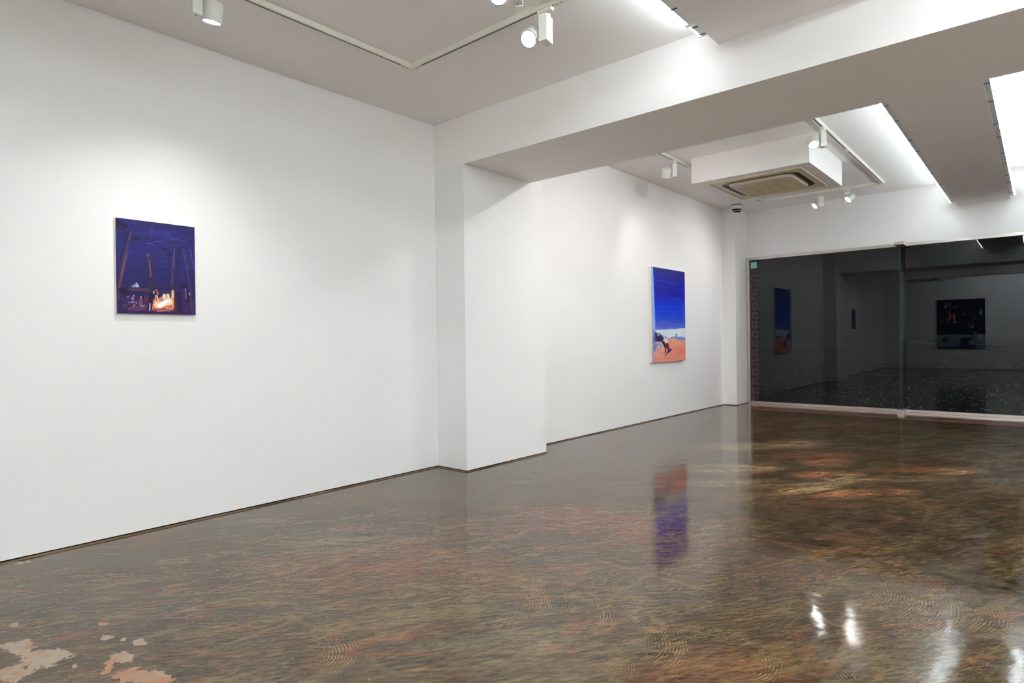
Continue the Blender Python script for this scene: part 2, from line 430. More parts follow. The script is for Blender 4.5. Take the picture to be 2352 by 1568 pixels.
TINT=[[1.971,-1.566,0.328,-0.407,0.193,0.253,(135,84,62),0.8],[1.635,-1.605,0.21,-0.259,0.128,0.199,(120,78,60),0.6],[3.279,-1.963,0.257,-0.325,0.221,0.148,(150,84,62),0.8],[3.23,-1.576,0.199,-0.253,0.12,0.096,(140,84,66),0.7],[2.681,-1.574,0.198,-0.248,0.144,0.138,(128,80,62),0.5],[3.197,-2.355,0.142,-0.178,0.165,0.093,(140,80,60),0.6],[2.045,-1.102,0.206,-0.258,0.145,0.216,(135,128,110),0.6],[1.885,-0.204,0.198,-0.25,0.078,0.164,(128,120,105),0.6],[1.277,-1.473,0.247,-0.304,0.069,0.143,(86,80,72),0.6],[0.921,-1.176,0.266,-0.326,0.083,0.267,(92,82,72),0.5],[0.809,-0.5,0.22,-0.271,0.049,0.217,(108,84,66),0.5],[1.759,-2.203,0.235,-0.288,0.09,0.1,(130,118,88),0.4],[1.713,-2.619,0.26,-0.316,0.105,0.094,(112,104,84),0.5],[1.797,-2.918,0.176,-0.214,0.103,0.071,(110,98,80),0.4],[2.274,-2.392,0.154,-0.19,0.111,0.086,(120,100,78),0.4],[2.931,-2.756,0.166,-0.206,0.182,0.087,(116,76,62),0.6],[3.031,-3.158,0.156,-0.193,0.152,0.05,(110,72,58),0.6],[2.608,-3.035,0.192,-0.237,0.119,0.052,(96,84,74),0.5],[2.082,-3.309,0.191,-0.232,0.117,0.048,(122,72,52),0.7],[1.978,-3.043,0.1,-0.122,0.074,0.042,(84,80,72),0.5],[1.939,-3.232,0.056,-0.068,0.036,0.017,(95,50,38),0.7],[6.901,-2.19,0.16,-0.215,0.26,0.074,(190,160,120),0.9],[6.066,-2.69,0.116,-0.152,0.171,0.042,(205,140,95),0.9],[5.501,-2.264,0.137,-0.179,0.151,0.052,(190,150,110),0.8],[5.533,-2.819,0.149,-0.194,0.142,0.035,(215,150,105),0.8],[5.469,-2.994,0.103,-0.134,0.154,0.033,(215,185,145),0.9],[5.047,-2.876,0.109,-0.14,0.15,0.038,(215,185,145),0.95],[4.789,-2.763,0.078,-0.099,0.124,0.036,(210,175,130),0.9],[4.906,-3.058,0.113,-0.145,0.124,0.028,(215,150,110),0.9],[5.165,-3.287,0.133,-0.17,0.102,0.017,(205,135,95),0.8],[6.421,-1.768,0.239,-0.32,0.211,0.079,(185,160,125),0.7],[5.311,-2.106,0.204,-0.266,0.182,0.071,(185,160,125),0.7],[4.799,-2.373,0.225,-0.29,0.147,0.055,(180,155,125),0.6],[6.344,-2.468,0.196,-0.259,0.191,0.051,(170,100,70),0.7],[6.324,-3.629,0.128,-0.166,0.165,0.014,(190,150,120),0.8],[6.188,-3.339,0.174,-0.226,0.122,0.016,(180,100,60),0.7],[5.737,-3.341,0.204,-0.264,0.124,0.018,(170,140,110),0.6],[4.482,-2.616,0.226,-0.289,0.126,0.043,(150,110,80),0.5],[4.447,-2.947,0.161,-0.204,0.118,0.032,(150,90,66),0.5],[8.764,-1.489,0.265,-0.372,0.379,0.116,(120,70,40),0.6],[8.807,-2.28,0.466,-0.647,0.358,0.076,(140,80,45),0.6],[8.371,-3.455,0.405,-0.549,0.445,0.038,(92,88,62),0.6],[7.343,-3.969,0.093,-0.122,0.323,0.009,(110,90,45),0.6],[7.361,-1.821,0.231,-0.314,0.338,0.108,(78,60,48),0.6],[7.274,-3.12,0.302,-0.403,0.35,0.05,(85,80,66),0.5],[4.838,-3.931,0.13,-0.164,0.505,0.024,(50,44,34),0.7],[3.66,-4.02,0.112,-0.139,0.357,0.014,(48,40,32),0.6],[4.179,-3.387,0.316,-0.397,0.306,0.057,(72,58,50),0.6],[3.601,-3.684,0.265,-0.328,0.171,0.023,(58,50,46),0.6],[2.881,-3.706,0.219,-0.268,0.241,0.038,(80,60,50),0.5],[2.4,-3.65,0.144,-0.175,0.1,0.021,(98,80,64),0.5]]
FANS=[[1.161,-2.105,0.224,-0.48,1.02,0.55,1.0],[1.88,-1.821,0.43,-0.56,0.97,0.4,0.7],[1.951,-2.252,0.357,-0.72,1.33,0.35,0.8],[2.072,-2.174,0.291,-0.74,1.01,0.4,0.6],[2.081,-2.64,0.228,-0.64,1.44,0.35,1],[1.998,-2.891,0.315,-0.72,1.03,0.45,1],[2.156,-3.279,0.215,-0.51,1.43,0.4,1],[2.218,-3.565,0.169,-0.13,1.12,0.4,0.8],[3.095,-3.34,0.448,-1.21,1.05,0.45,0.8],[3.068,-3.271,0.655,-1.42,0.68,0.3,0.7],[3.186,-3.109,0.38,-1.21,1.15,0.4,0.6],[3.377,-2.779,0.218,-1.17,1.2,0.4,0.6],[3.249,-2.127,0.689,-1.13,0.62,0.3,0.7],[3.316,-2.005,0.471,-0.81,1.13,0.45,0.7],[3.568,-1.418,0.294,-0.76,1.1,0.4,0.5],[1.65,-2.132,0.114,-0.64,1.19,0.5,0.8],[2.182,-1.314,0.116,-0.27,1.79,0.5,0.5],[3.115,-3.624,0.452,-1.4,0.76,0.3,0.6],[3.282,-3.412,0.284,-1.1,1.51,0.35,0.5],[1.458,-2.038,0.2,-0.62,1.54,0.3,0.5],[2.089,-2.546,0.138,-0.42,1.64,0.4,0.6],[2.276,-1.413,0.107,-0.56,1.19,0.5,0.5],[3.96,-0.459,1.481,2.97,0.48,0.3,0.4]]
def build_floor():
    x0, x1, y0, y1 = XK - 0.15, X4 + 0.05, YR - 0.1, 0.06
    nx, ny = 700, 336
    xs = np.linspace(x0, x1, nx); ys = np.linspace(y0, y1, ny)
    X, Y = np.meshgrid(xs, ys, indexing='ij')
    co = np.zeros((nx * ny, 3)); co[:, 0] = X.ravel(); co[:, 1] = Y.ravel()
    idx = np.arange(nx * ny).reshape(nx, ny)
    f = np.stack([idx[:-1, :-1], idx[1:, :-1], idx[1:, 1:], idx[:-1, 1:]], -1).reshape(-1, 4)
    me = bpy.data.meshes.new('floor')
    me.from_pydata(co.tolist(), [], f.tolist())
    patch = np.zeros(nx * ny)
    def fld(e):
        A = np.array([[e[2], e[4]], [e[3], e[5]]])
        q = np.linalg.inv(A) @ np.stack([co[:, 0] - e[0], co[:, 1] - e[1]])
        return np.sqrt((q ** 2).sum(0))
    for e in PALE:
        patch = np.maximum(patch, np.clip(1.0 - 0.5 * fld(e), 0, 1))
    rgb = np.zeros((nx * ny, 3)); al = np.zeros(nx * ny)
    for e in TINT:
        w = np.clip(1.5 - fld(e), 0, 1) * min(1.0, e[7] * 1.15)
        c = np.array(lin(e[6])[:3])
        na = w + al * (1 - w)
        rgb = np.where(na[:, None] > 1e-6, (c[None] * w[:, None] + rgb * (al * (1 - w))[:, None]) / np.maximum(na, 1e-6)[:, None], rgb)
        al = na
    a1 = me.attributes.new('patch', 'FLOAT', 'POINT'); a1.data.foreach_set('value', patch.astype(np.float32))
    a2 = me.attributes.new('tint', 'FLOAT_COLOR', 'POINT')
    a2.data.foreach_set('color', np.concatenate([rgb, al[:, None]], 1).astype(np.float32).ravel())
    for k, nm in enumerate(('fan_a', 'fan_b')):
        D = np.zeros(nx * ny); Mk = np.zeros(nx * ny)
        for e in FANS[k::2]:
            dx, dy = co[:, 0] - e[0], co[:, 1] - e[1]
            d = np.hypot(dx, dy)
            da = np.abs((np.arctan2(dy, dx) - e[3] + np.pi) % (2 * np.pi) - np.pi)
            m = np.clip((e[2] - d) / 0.03 + 0.5, 0, 1) * np.clip((d - e[2] * (1 - e[5])) / 0.05 + 0.5, 0, 1) * np.clip((e[4] - da) / 0.25 + 0.5, 0, 1) * e[6]
            D = np.where(m > Mk, d, D); Mk = np.maximum(Mk, m)
        a3 = me.attributes.new(nm, 'FLOAT_VECTOR', 'POINT')
        a3.data.foreach_set('vector', np.stack([D, Mk, np.zeros_like(D)], 1).astype(np.float32).ravel())
    me.materials.append(M['floor'])
    # slab underneath as solid thickness
    o = bpy.data.objects.new('floor', me); COL.objects.link(o)
    tag(o, 'glossy brown mottled trowelled resin floor', kind='structure')
build_floor()
# ------------------------------------------------------------------ room shell
def struct(name, bm, mat, label=None):
    return tag(obj(name, bm, mat), label, kind='structure')

bm = bmesh.new()
box(bm, XK - 0.15, X1, 0.0, 0.2, GAP, H1)
struct('wall_left', bm, M['wall'], 'white gallery wall holding the night campfire painting')
bm = bmesh.new()
box(bm, X2, X3, W2, 0.2, GAP, H2)
struct('wall_left_far', bm, M['wall'], 'white wall of the far bay holding the desert painting')
bm = bmesh.new()
box(bm, X1, XBB, -PIER, 0.2, GAP, ZB)
box(bm, XBB, X2, -PIER, 0.2, GAP, H2)
bmesh.ops.remove_doubles(bm, verts=bm.verts, dist=1e-5)
struct('wall_pier', bm, M['wall'], 'white square pier below the near end of the cross beam')
bm = bmesh.new()
box(bm, X3, X4, -Q, 0.2, GAP, H2)
struct('wall_column', bm, M['wall'], 'white corner column beside the glazing')
struct('wall_back', bx(XK - 0.2, XK, YR, 0.0, GAP, H1), M['wall'], 'white back wall reflected in the window')
struct('wall_right', bx(XK - 0.2, X4 + 0.3, YR - 0.2, YR, GAP, H2 + 0.1), M['wall'])
struct('wall_header', bx(X4, X4 + 0.22, YR, -Q, ZG + 0.045, H2 + 0.1), M['wall'], 'white wall above the glazing')
bm = bmesh.new(); box(bm, XK - 0.2, X1, YR - 0.2, 0.2, H1, H1 + 0.15)
struct('ceiling', bm, M['ceiling'], 'white ceiling of the near bay')
bm = bmesh.new()
YB = -3.8582
box(bm, XBB, X4 + 0.22, YB, 0.2, H2, H2 + 0.3)
box(bm, XBB, 7.6, YR - 0.2, YB, H2, H2 + 0.3)
box(bm, 7.6, X4 + 0.22, YR - 0.2, YB, H2 + 0.075, H2 + 0.3)
struct('ceiling_far', bm, M['ceiling'], 'white ceiling of the far bay')
bm = bmesh.new(); box(bm, X1, XBB, YR, 0.2, ZB, H2 + 0.3)
struct('cross_beam', bm, M['ceiling'], 'deep white beam crossing the room from the pier')
bm = bmesh.new(); box(bm, XBB, X4, -3.8582, -3.2597, 2.9767, H2)
struct('long_beam', bm, M['ceiling'], 'white lengthwise beam in the far bay with tubes on both sides')
bm = bmesh.new(); box(bm, 0.45, X1, -3.98, -2.646, 2.9863, H1)
struct('long_beam_near', bm, M['ceiling'], 'white lengthwise beam in the near bay meeting the cross beam')
bm = bmesh.new(); box(bm, 0.1, 0.45, YR, -2.06, 2.75, H1)
struct('cross_beam_back', bm, M['ceiling'])
bm = bmesh.new(); box(bm, 7.0393, 8.4511, -2.3078, -0.9839, 2.9976, H2)
struct('ceiling_soffit', bm, M['ceiling'], 'white boxed soffit around the air conditioner')
bm = bmesh.new(); box(bm, -0.9, 0.45, -2.06, -0.76, 2.75, H1)
struct('ceiling_soffit_back', bm, M['ceiling'])

# recessed dark gap and brown cove along wall bases
def skirting(name, segs):
    g = bmesh.new()
    c = bmesh.new()
    for (xa, ya, xb, yb) in segs:
        d = Vector((xb - xa, yb - ya, 0)); Ln = d.length; d.normalize()
        n = Vector((d.y, -d.x, 0))        # towards the room
        steps = max(2, int(Ln / 0.05))
        prev = None
        for i in range(steps + 1):
            p = Vector((xa, ya, 0)) + d * (Ln * i / steps)
            k = 0.5 + 0.5 * math.sin(p.x * 7.1 + 1.3 * math.sin(p.x * 2.3 + p.y * 3)) * math.sin(p.x * 1.7 + 0.6)
            w = 0.010 + 0.016 * k
            h = 0.003 + 0.004 * k
            ring = [c.verts.new(p - n * 0.006 + Vector((0, 0, 0))), c.verts.new(p + n * w), c.verts.new(p + n * 0.001 + Vector((0, 0, h)))]
            if prev:
                for j in range(3):
                    c.faces.new((prev[j], prev[(j + 1) % 3], ring[(j + 1) % 3], ring[j]))
            prev = ring
        a = Vector((xa, ya, 0)) - n * 0.006; b = Vector((xb, yb, 0)) - n * 0.006
        vs = [g.verts.new(a), g.verts.new(b), g.verts.new(b + Vector((0, 0, GAP))), g.verts.new(a + Vector((0, 0, GAP)))]
        g.faces.new(vs)
        a2 = a - n * 0.05; b2 = b - n * 0.05
        ws = [g.verts.new(a2), g.verts.new(b2), g.verts.new(b2 + Vector((0, 0, GAP))), g.verts.new(a2 + Vector((0, 0, GAP)))]
        g.faces.new(ws[::-1])
        g.faces.new((vs[0], ws[0], ws[1], vs[1])); g.faces.new((vs[3], vs[2], ws[2], ws[3])); g.faces.new((vs[0], vs[3], ws[3], ws[0])); g.faces.new((vs[1], ws[1], ws[2], vs[2]))
    o = obj(name, g, M['gap']); tag(o, None, kind='structure')
    q = obj('cove', c, M['cove'], o)
    return o
skirting('baseboard_left', [(XK, 0, X1 + 0.006, 0), (X1, 0.0, X1, -PIER), (X1 + 0.0, -PIER, X2, -PIER), (X2 + 0.006, W2, X3 + 0.006, W2), (X3, W2, X3, -Q), (X3, -Q, X4, -Q)])
skirting('baseboard_back', [(XK, YR, XK, 0)])

# ------------------------------------------------------------------ glazing
win = tag(empty('window_1', (X4, -3.4, 0)), 'full width shopfront glazing with stainless frame at the far end', kind='structure')
def wp(name, bm, mat, **k):
    bmesh.ops.translate(bm, vec=(-X4, 3.4, 0), verts=bm.verts)
    return obj(name, bm, mat, win, **k)
FINY = -2.6
wp('top_rail', bx(X4 - 0.035, X4 + 0.03, YR, -Q - 0.0, ZG, ZG + 0.045, 0.002), M['steel'])
wp('bottom_rail', bx(X4 - 0.035, X4 + 0.03, YR, -Q, 0.0, 0.04, 0.002), M['steel'])
wp('jamb', bx(X4 - 0.035, X4 + 0.03, -Q - 0.05, -Q, 0.04, ZG, 0.002), M['steel'])
wp('jamb_bead', bx(X4 - 0.045, X4 - 0.035, -Q - 0.03, -Q, 0.0, ZG + 0.045, 0.002), M['steel'])
wp('glass_pane', bx(X4 - 0.006, X4 + 0.006, FINY + 0.003, -Q - 0.05, 0.04, ZG), M['glass'])
wp('glass_pane', bx(X4 - 0.006, X4 + 0.006, YR, FINY - 0.003, 0.04, ZG), M['glass'])
f = wp('glass_fin', bx(X4 - 0.21, X4 - 0.008, FINY - 0.0095, FINY + 0.0095, 0.06, ZG - 0.01), M['fin'])
wp('fin_edge', bx(X4 - 0.2125, X4 - 0.2102, FINY - 0.0095, FINY + 0.0095, 0.06, ZG - 0.01), M['finedge'])
wp('fin_shoe', bx(X4 - 0.27, X4 - 0.036, FINY - 0.06, FINY + 0.06, ZG + 0.0, ZG + 0.045, 0.002), M['steel'])
wp('fin_shoe', bx(X4 - 0.25, X4 - 0.036, FINY - 0.045, FINY + 0.045, 0.0, 0.055, 0.002), M['steel'])
wp('teal_film_square', bx(X4 - 0.0072, X4 - 0.0062, -0.475, -0.375, 2.32, 2.425), M['teal'])

# ------------------------------------------------------------------ outside
struct('street_ground', bx(X4 + 0.03, 60, -30, 22, -0.24, -0.12), M['asphalt'], 'dark asphalt with pale chips seen through the window')
struct('threshold', bx(X4 - 0.02, X4 + 0.05, YR, -Q, -0.14, 0.0), M['steel'])
struct('brick_wall', bx(X4 + 0.04, X4 + 0.31, -0.38, 3.0, -0.12, ZG), M['brick'], 'red brick return wall just outside the glazing')
tag(obj('metal_edge_trim', bx(X4 + 0.31, X4 + 0.36, -0.39, 3.0, -0.12, ZG), M['black']), 'dark vertical metal trim on the end of the brick wall outside', 'trim')
t = tag(empty('guard_rail', (20.9, -3.8, -0.12), math.atan2(6.05, 23.8)), 'pale horizontal guard rail beyond the dark street', 'railing')
for zz in (0.78, 0.87):
    obj('rail', bx(-3, 26, -0.02, 0.02, zz, zz + 0.035), M['asph_edge'], t)
for k in (0, 5):
    obj('post', bx(k * 5.7 - 3, k * 5.7 - 2.96, 0.021, 0.06, 0, 0.95), M['asph_edge'], t)
t = tag(empty('added_street_lamp', (16.5, -7.5, -0.12)), 'added street lamp, unseen, lighting the asphalt beyond the glazing', 'street lamp')  # unseen lamp, added to brighten the asphalt chips
obj('pole', cyl(bmesh.new(), 0.06, (0, 0, 0), (0, 0, 5.4), 20, 0.04), M['black'], t)
obj('lamp_head', bx(-0.18, 0.18, -0.3, 0.3, 5.4, 5.5, 0.02), M['black'], t)
ld = bpy.data.lights.new('added_street_beam', 'SPOT'); ld.energy = 420; ld.spot_size = 2.3; ld.spot_blend = 0.6; ld.shadow_soft_size = 0.1; ld.color = (1.0, 0.96, 0.9)
lo = bpy.data.objects.new('added_street_beam', ld); COL.objects.link(lo); lo.parent = t; lo.location = (0, 0, 5.38)

# ------------------------------------------------------------------ paintings
def canvas_grid(name, parent, nu, nv, P0, DU, DV, img, mat):
    """img: (nv, nu, 3) sRGB 0-255, row 0 = bottom. P0 corner, DU, DV spans."""
    us = np.linspace(0, 1, nu); vs = np.linspace(0, 1, nv)
    Ug, Vg = np.meshgrid(us, vs)
    P0, DU, DV = np.array(P0), np.array(DU), np.array(DV)
    co = P0[None, None] + Ug[..., None] * DU + Vg[..., None] * DV
    idx = np.arange(nu * nv).reshape(nv, nu)
    f = np.stack([idx[:-1, :-1], idx[:-1, 1:], idx[1:, 1:], idx[1:, :-1]], -1).reshape(-1, 4)
    me = bpy.data.meshes.new(name)
    me.from_pydata(co.reshape(-1, 3).tolist(), [], f.tolist())
    c = np.clip(img / 255.0, 0, 1)
    c = np.where(c <= 0.04045, c / 12.92, ((c + 0.055) / 1.055) ** 2.4)
    a = me.attributes.new('paint', 'FLOAT_COLOR', 'POINT')
    a.data.foreach_set('color', np.concatenate([c.reshape(-1, 3), np.ones((nu * nv, 1))], 1).astype(np.float32).ravel())
    me.materials.append(mat)
    o = bpy.data.objects.new(name, me); COL.objects.link(o); o.parent = parent
    return o

class Art:
    def __init__(s, w, h, base):
        s.w, s.h = w, h
        s.img = np.zeros((h, w, 3)) + np.array(base, float)
        s.yy, s.xx = np.mgrid[0:h, 0:w].astype(float)
        s.xx /= (w - 1); s.yy /= (h - 1)          # yy: 0 top .. 1 bottom
    def noise(s, fx, fy, seed=0, oct=4):
        r = np.random.default_rng(seed); out = np.zeros((s.h, s.w)); amp = 1; tot = 0
        for k in range(oct):
            gx, gy = int(fx * 2 ** k) + 2, int(fy * 2 ** k) + 2
            g = r.random((gy, gx))
            X = s.xx * (gx - 1.001); Y = s.yy * (gy - 1.001)
            i, j = X.astype(int), Y.astype(int); a, b = X - i, Y - j
            a = a * a * (3 - 2 * a); b = b * b * (3 - 2 * b)
            out += amp * ((g[j, i] * (1 - a) + g[j, i + 1] * a) * (1 - b) + (g[j + 1, i] * (1 - a) + g[j + 1, i + 1] * a) * b)
            tot += amp; amp *= 0.6
        return out / tot
    def blend(s, m, c):
        m = np.clip(m, 0, 1)[..., None]
        s.img = s.img * (1 - m) + np.array(c, float) * m
    def stroke(s, pts, w0, w1, c, a=1.0, soft=0.35, streak=0.0, seed=1):
        n = len(pts) - 1; m = np.zeros((s.h, s.w))
        asp = s.h / s.w
        for k in range(n):
            (x0, y0), (x1, y1) = pts[k], pts[k + 1]
            dx, dy = x1 - x0, (y1 - y0) * asp
            L2 = dx * dx + dy * dy + 1e-12
            px, py = s.xx - x0, (s.yy - y0) * asp
            t = np.clip((px * dx + py * dy) / L2, 0, 1)
            d = np.hypot(px - t * dx, py - t * dy)
            ww = w0 + (w1 - w0) * ((k + t) / n)
            m = np.maximum(m, np.clip((ww - d) / (ww * soft + 1e-9), 0, 1))
        if streak: m = m * (1 - streak + streak * (s.noise(60, 60, seed) * 2 - 0.2))
        s.blend(m * a, c)
    def blob(s, x, y, rx, ry, c, a=1.0, soft=0.4):
        d = np.hypot((s.xx - x) / rx, (s.yy - y) / ry)
        s.blend(np.clip((1 - d) / soft, 0, 1) * a, c)
    def poly(s, pts, c, a=1.0, soft=0.004):
        m = np.zeros((s.h, s.w), bool); n = len(pts)
        for i in range(n):
            (x0, y0), (x1, y1) = pts[i], pts[(i + 1) % n]
            if y0 == y1: continue
            cond = ((y0 > s.yy) != (y1 > s.yy)) & (s.xx < (x1 - x0) * (s.yy - y0) / (y1 - y0) + x0)
            m ^= cond
        s.blend(m * a, c)

def campfire():
    A = Art(230, 290, (40, 34, 104))
    def T(X, Y):
        top = 100 + (X - 190) * 0.1216; bot = 1340 + (X - 190) * 0.0175
        return ((X - 190) / 1028.0, (Y - top) / (bot - top))
    def P(*l): return [T(x, y) for x, y in l]
    S = 1 / 1028.0
    n = A.noise(6, 60, 3, 4); n2 = A.noise(4, 5, 5, 4)
    A.blend(n2 * 0.9 * (A.yy < 0.75), (52, 46, 138))
    A.blend((n - 0.45) * 2.2, (30, 24, 82))
    A.blend(np.clip((n - 0.55) * 3, 0, 0.5), (72, 68, 160))
    A.blend(np.clip((A.yy - 0.45) * 2, 0, 0.75) * (1 - np.clip((A.yy - 0.85) * 6, 0, 1)), (32, 22, 78))
    A.blend(np.clip((A.yy - 0.76) * 8, 0, 0.85), (58, 34, 88))
    # top dark strokes
    A.stroke(P((190, 150), (330, 215)), .05, .03, (30, 24, 60), .9, .5, .4)
    A.stroke(P((200, 220), (290, 250)), .03, .02, (34, 28, 66), .8, .5, .4)
    A.stroke(P((480, 170), (900, 210), (1200, 270)), .02, .03, (44, 38, 92), .8, .6, .4)
    A.stroke(P((440, 300), (860, 300), (870, 380)), .05, .05, (58, 54, 150), .6, .7, .5)
    A.stroke(P((380, 375), (470, 380)), .012, .01, (28, 22, 58), .9)
    A.stroke(P((640, 260), (625, 330), (600, 420)), .022, .016, (68, 66, 152), .8, .5, .3)
    A.stroke(P((600, 330), (605, 420)), .014, .012, (44, 38, 84), .8)
    A.stroke(P((580, 430), (640, 430), (690, 490)), .010, .006, (90, 92, 180), .7)
    A.stroke(P((680, 410), (800, 400)), .01, .006, (96, 96, 190), .6)
    A.stroke(P((780, 500), (830, 505)), .012, .012, (26, 18, 60), .9)
    A.stroke(P((870, 560), (880, 590)), .014, .012, (24, 18, 56), .9)
    A.stroke(P((900, 370), (1080, 410)), .016, .010, (82, 80, 168), .7, .5, .4)
    A.stroke(P((900, 445), (1090, 440)), .024, .016, (58, 48, 104), .9, .5, .3)
    # left leaning trunk
    A.stroke(P((450, 150), (400, 300), (200, 640)), .03, .03, (50, 46, 120), .5, .7, .4)
    A.stroke(P((330, 290), (240, 640)), .012, .012, (34, 28, 70), .8)
    A.stroke(P((385, 280), (330, 480), (270, 760), (205, 1150)), .018, .030, (74, 52, 94), .95, .4, .3)
    A.stroke(P((380, 290), (350, 380)), .010, .008, (116, 84, 110), .8)
    A.stroke(P((340, 450), (290, 600)), .012, .012, (96, 66, 96), .8)
    A.stroke(P((295, 620), (262, 790), (225, 1000)), .012, .016, (134, 74, 70), .9, .5, .3)
    A.stroke(P((250, 900), (205, 1080)), .016, .016, (120, 66, 70), .9, .5, .3)
    A.stroke(P((330, 560), (260, 860)), .006, .008, (130, 110, 160), .6)
    # middle trunk
    A.stroke(P((585, 560), (605, 700), (618, 900)), .024, .022, (84, 56, 86), 1, .3, .2)
    A.stroke(P((588, 570), (592, 600)), .018, .016, (106, 82, 112), .9)
    A.stroke(P((600, 660), (618, 860)), .012, .010, (150, 96, 108), .8, .5, .3)
    A.stroke(P((585, 650), (605, 880)), .005, .005, (52, 30, 60), .8)
    A.stroke(P((615, 900), (620, 1010), (590, 1110)), .030, .04, (52, 40, 78), 1, .4, .3)
    # right trunk
    A.stroke(P((930, 510), (915, 760), (900, 1000)), .018, .026, (72, 54, 104), .95, .4, .3)
    A.stroke(P((935, 500), (925, 740)), .006, .008, (116, 96, 150), .7)
    A.stroke(P((905, 620), (905, 740), (890, 980)), .008, .010, (104, 68, 96), .8)
    A.stroke(P((990, 500), (980, 1100)), .030, .040, (44, 34, 100), .9, .5, .3)
    A.stroke(P((1045, 500), (1100, 760), (1160, 1100)), .010, .014, (92, 76, 140), .8, .5, .3)
    A.stroke(P((1075, 500), (1130, 760)), .014, .016, (66, 56, 112), .8)
    A.stroke(P((1155, 510), (1200, 760)), .010, .010, (88, 80, 150), .8)
    A.stroke(P((1090, 745), (1190, 745)), .014, .014, (62, 60, 136), .7)
    # tent, roof
    A.poly(P((335, 1000), (440, 925), (480, 1000)), (70, 66, 120))
    A.poly(P((370, 1000), (440, 938), (475, 1000)), (140, 170, 214))
    A.poly(P((425, 1000), (442, 940), (470, 1000)), (196, 214, 236))
    A.stroke(P((365, 1030), (575, 1035)), .026, .026, (96, 60, 92), 1, .3, .3)
    A.stroke(P((250, 1040), (300, 1080)), .05, .04, (24, 16, 54), .8)
    # horizon band
    A.stroke(P((660, 990), (900, 990)), .03, .03, (56, 40, 92), .8, .6, .3)
    A.stroke(P((660, 1050), (880, 1060)), .03, .03, (70, 46, 92), .8, .6, .3)
    # ground
    A.stroke(P((330, 1290), (560, 1260), (900, 1290)), .05, .05, (104, 58, 92), .8, .7, .5)
    A.stroke(P((300, 1250), (440, 1200)), .04, .03, (86, 46, 88), .7, .7, .4)
    A.stroke(P((200, 1320), (1210, 1335)), .022, .02, (46, 22, 70), .9, .5, .3)
    A.stroke(P((560, 1160), (760, 1170)), .06, .05, (96, 40, 50), .9, .6, .3)
    A.stroke(P((640, 1260), (900, 1240)), .055, .06, (236, 120, 70), .9, .6, .4)
    A.stroke(P((620, 1220), (800, 1120)), .04, .03, (250, 160, 120), .85, .5, .4)
    A.stroke(P((700, 1230), (880, 1190)), .052, .050, (255, 226, 180), .95, .5, .2)
    A.stroke(P((730, 1240), (850, 1160)), .040, .036, (255, 252, 244), 1, .4)
    A.stroke(P((790, 1100), (790, 1140)), .026, .026, (255, 236, 206), 1, .4)
    A.stroke(P((840, 1100), (845, 1150)), .024, .026, (250, 226, 190), 1, .4)
    A.blob(*T(785, 1085), .014, .010, (60, 30, 60), .5)
    A.stroke(P((905, 1050), (900, 1150)), .024, .026, (244, 176, 130), 1, .5, .2)
    A.stroke(P((905, 1060), (910, 1130)), .010, .010, (255, 216, 170), .9)
    A.stroke(P((910, 1150), (905, 1260)), .012, .010, (250, 140, 80), .95)
    A.stroke(P((640, 1290), (880, 1300)), .018, .02, (150, 70, 80), .9, .5, .5)
    A.stroke(P((700, 1310), (860, 1300)), .008, .006, (240, 190, 150), .8, .5, .6)
    A.stroke(P((820, 1270), (900, 1280)), .008, .010, (240, 210, 210), .8, .5, .5)
    A.stroke(P((935, 1130), (940, 1340)), .020, .026, (70, 34, 60), .95, .4, .3)
    A.stroke(P((990, 1080), (1000, 1330)), .040, .050, (40, 20, 64), .95, .4, .3)
    # standing dark figure
    A.stroke(P((620, 1100), (605, 1190)), .036, .026, (22, 24, 66), 1, .3)
    A.stroke(P((600, 1190), (570, 1300)), .016, .010, (28, 24, 64), 1, .3)
    A.stroke(P((628, 1190), (615, 1300)), .016, .010, (28, 24, 64), 1, .3)
    A.stroke(P((602, 1210), (598, 1300)), .006, .010, (196, 186, 210), .9)
    A.blob(*T(645, 1075), .018, .016, (40, 26, 60))
    # lit standing person
    A.blob(*T(686, 1040), .012, .012, (250, 236, 224))
    A.stroke(P((680, 1060), (685, 1095)), .026, .022, (110, 40, 34), 1, .3)
    A.stroke(P((655, 1055), (650, 1080)), .010, .008, (246, 190, 160), 1)
    A.stroke(P((700, 1065), (714, 1085)), .007, .006, (250, 210, 180), 1)
    A.stroke(P((682, 1105), (670, 1180)), .009, .007, (240, 170, 140), 1)
    A.stroke(P((695, 1105), (714, 1215)), .009, .007, (250, 200, 170), 1)
    # seated people
    for x, y, c in ((328, 1125, (200, 92, 84)), (400, 1112, (226, 140, 130)), (492, 1130, (206, 180, 200))):
        A.blob(*T(x, y), .013, .013, c)
    A.stroke(P((385, 1140), (385, 1155)), .022, .018, (120, 120, 178), 1)
    A.stroke(P((375, 1190), (410, 1185)), .016, .016, (120, 90, 140), .8, .5, .5)
    A.stroke(P((325, 1150), (320, 1180)), .020, .020, (52, 42, 92), 1)
    A.stroke(P((330, 1200), (400, 1195)), .006, .005, (176, 150, 180), .8, .4, .5)
    A.stroke(P((490, 1150), (485, 1230)), .024, .026, (112, 82, 130), 1, .4, .3)
    A.stroke(P((500, 1150), (490, 1180)), .012, .012, (150, 40, 60), 1)
    A.stroke(P((512, 1115), (514, 1140)), .008, .012, (28, 16, 40), 1)
    A.stroke(P((500, 1245), (530, 1240)), .006, .005, (230, 200, 210), .8)
    A.blob(*T(430, 1205), .010, .005, (255, 230, 200)); A.blob(*T(395, 1240), .010, .008, (246, 150, 110)); A.blob(*T(412, 1228), .008, .005, (255, 180, 140))
    A.stroke(P((230, 1200), (290, 1300)), .05, .05, (46, 30, 74), .9, .5, .3)
    A.stroke(P((275, 1225), (300, 1260)), .006, .008, (96, 80, 140), .8)
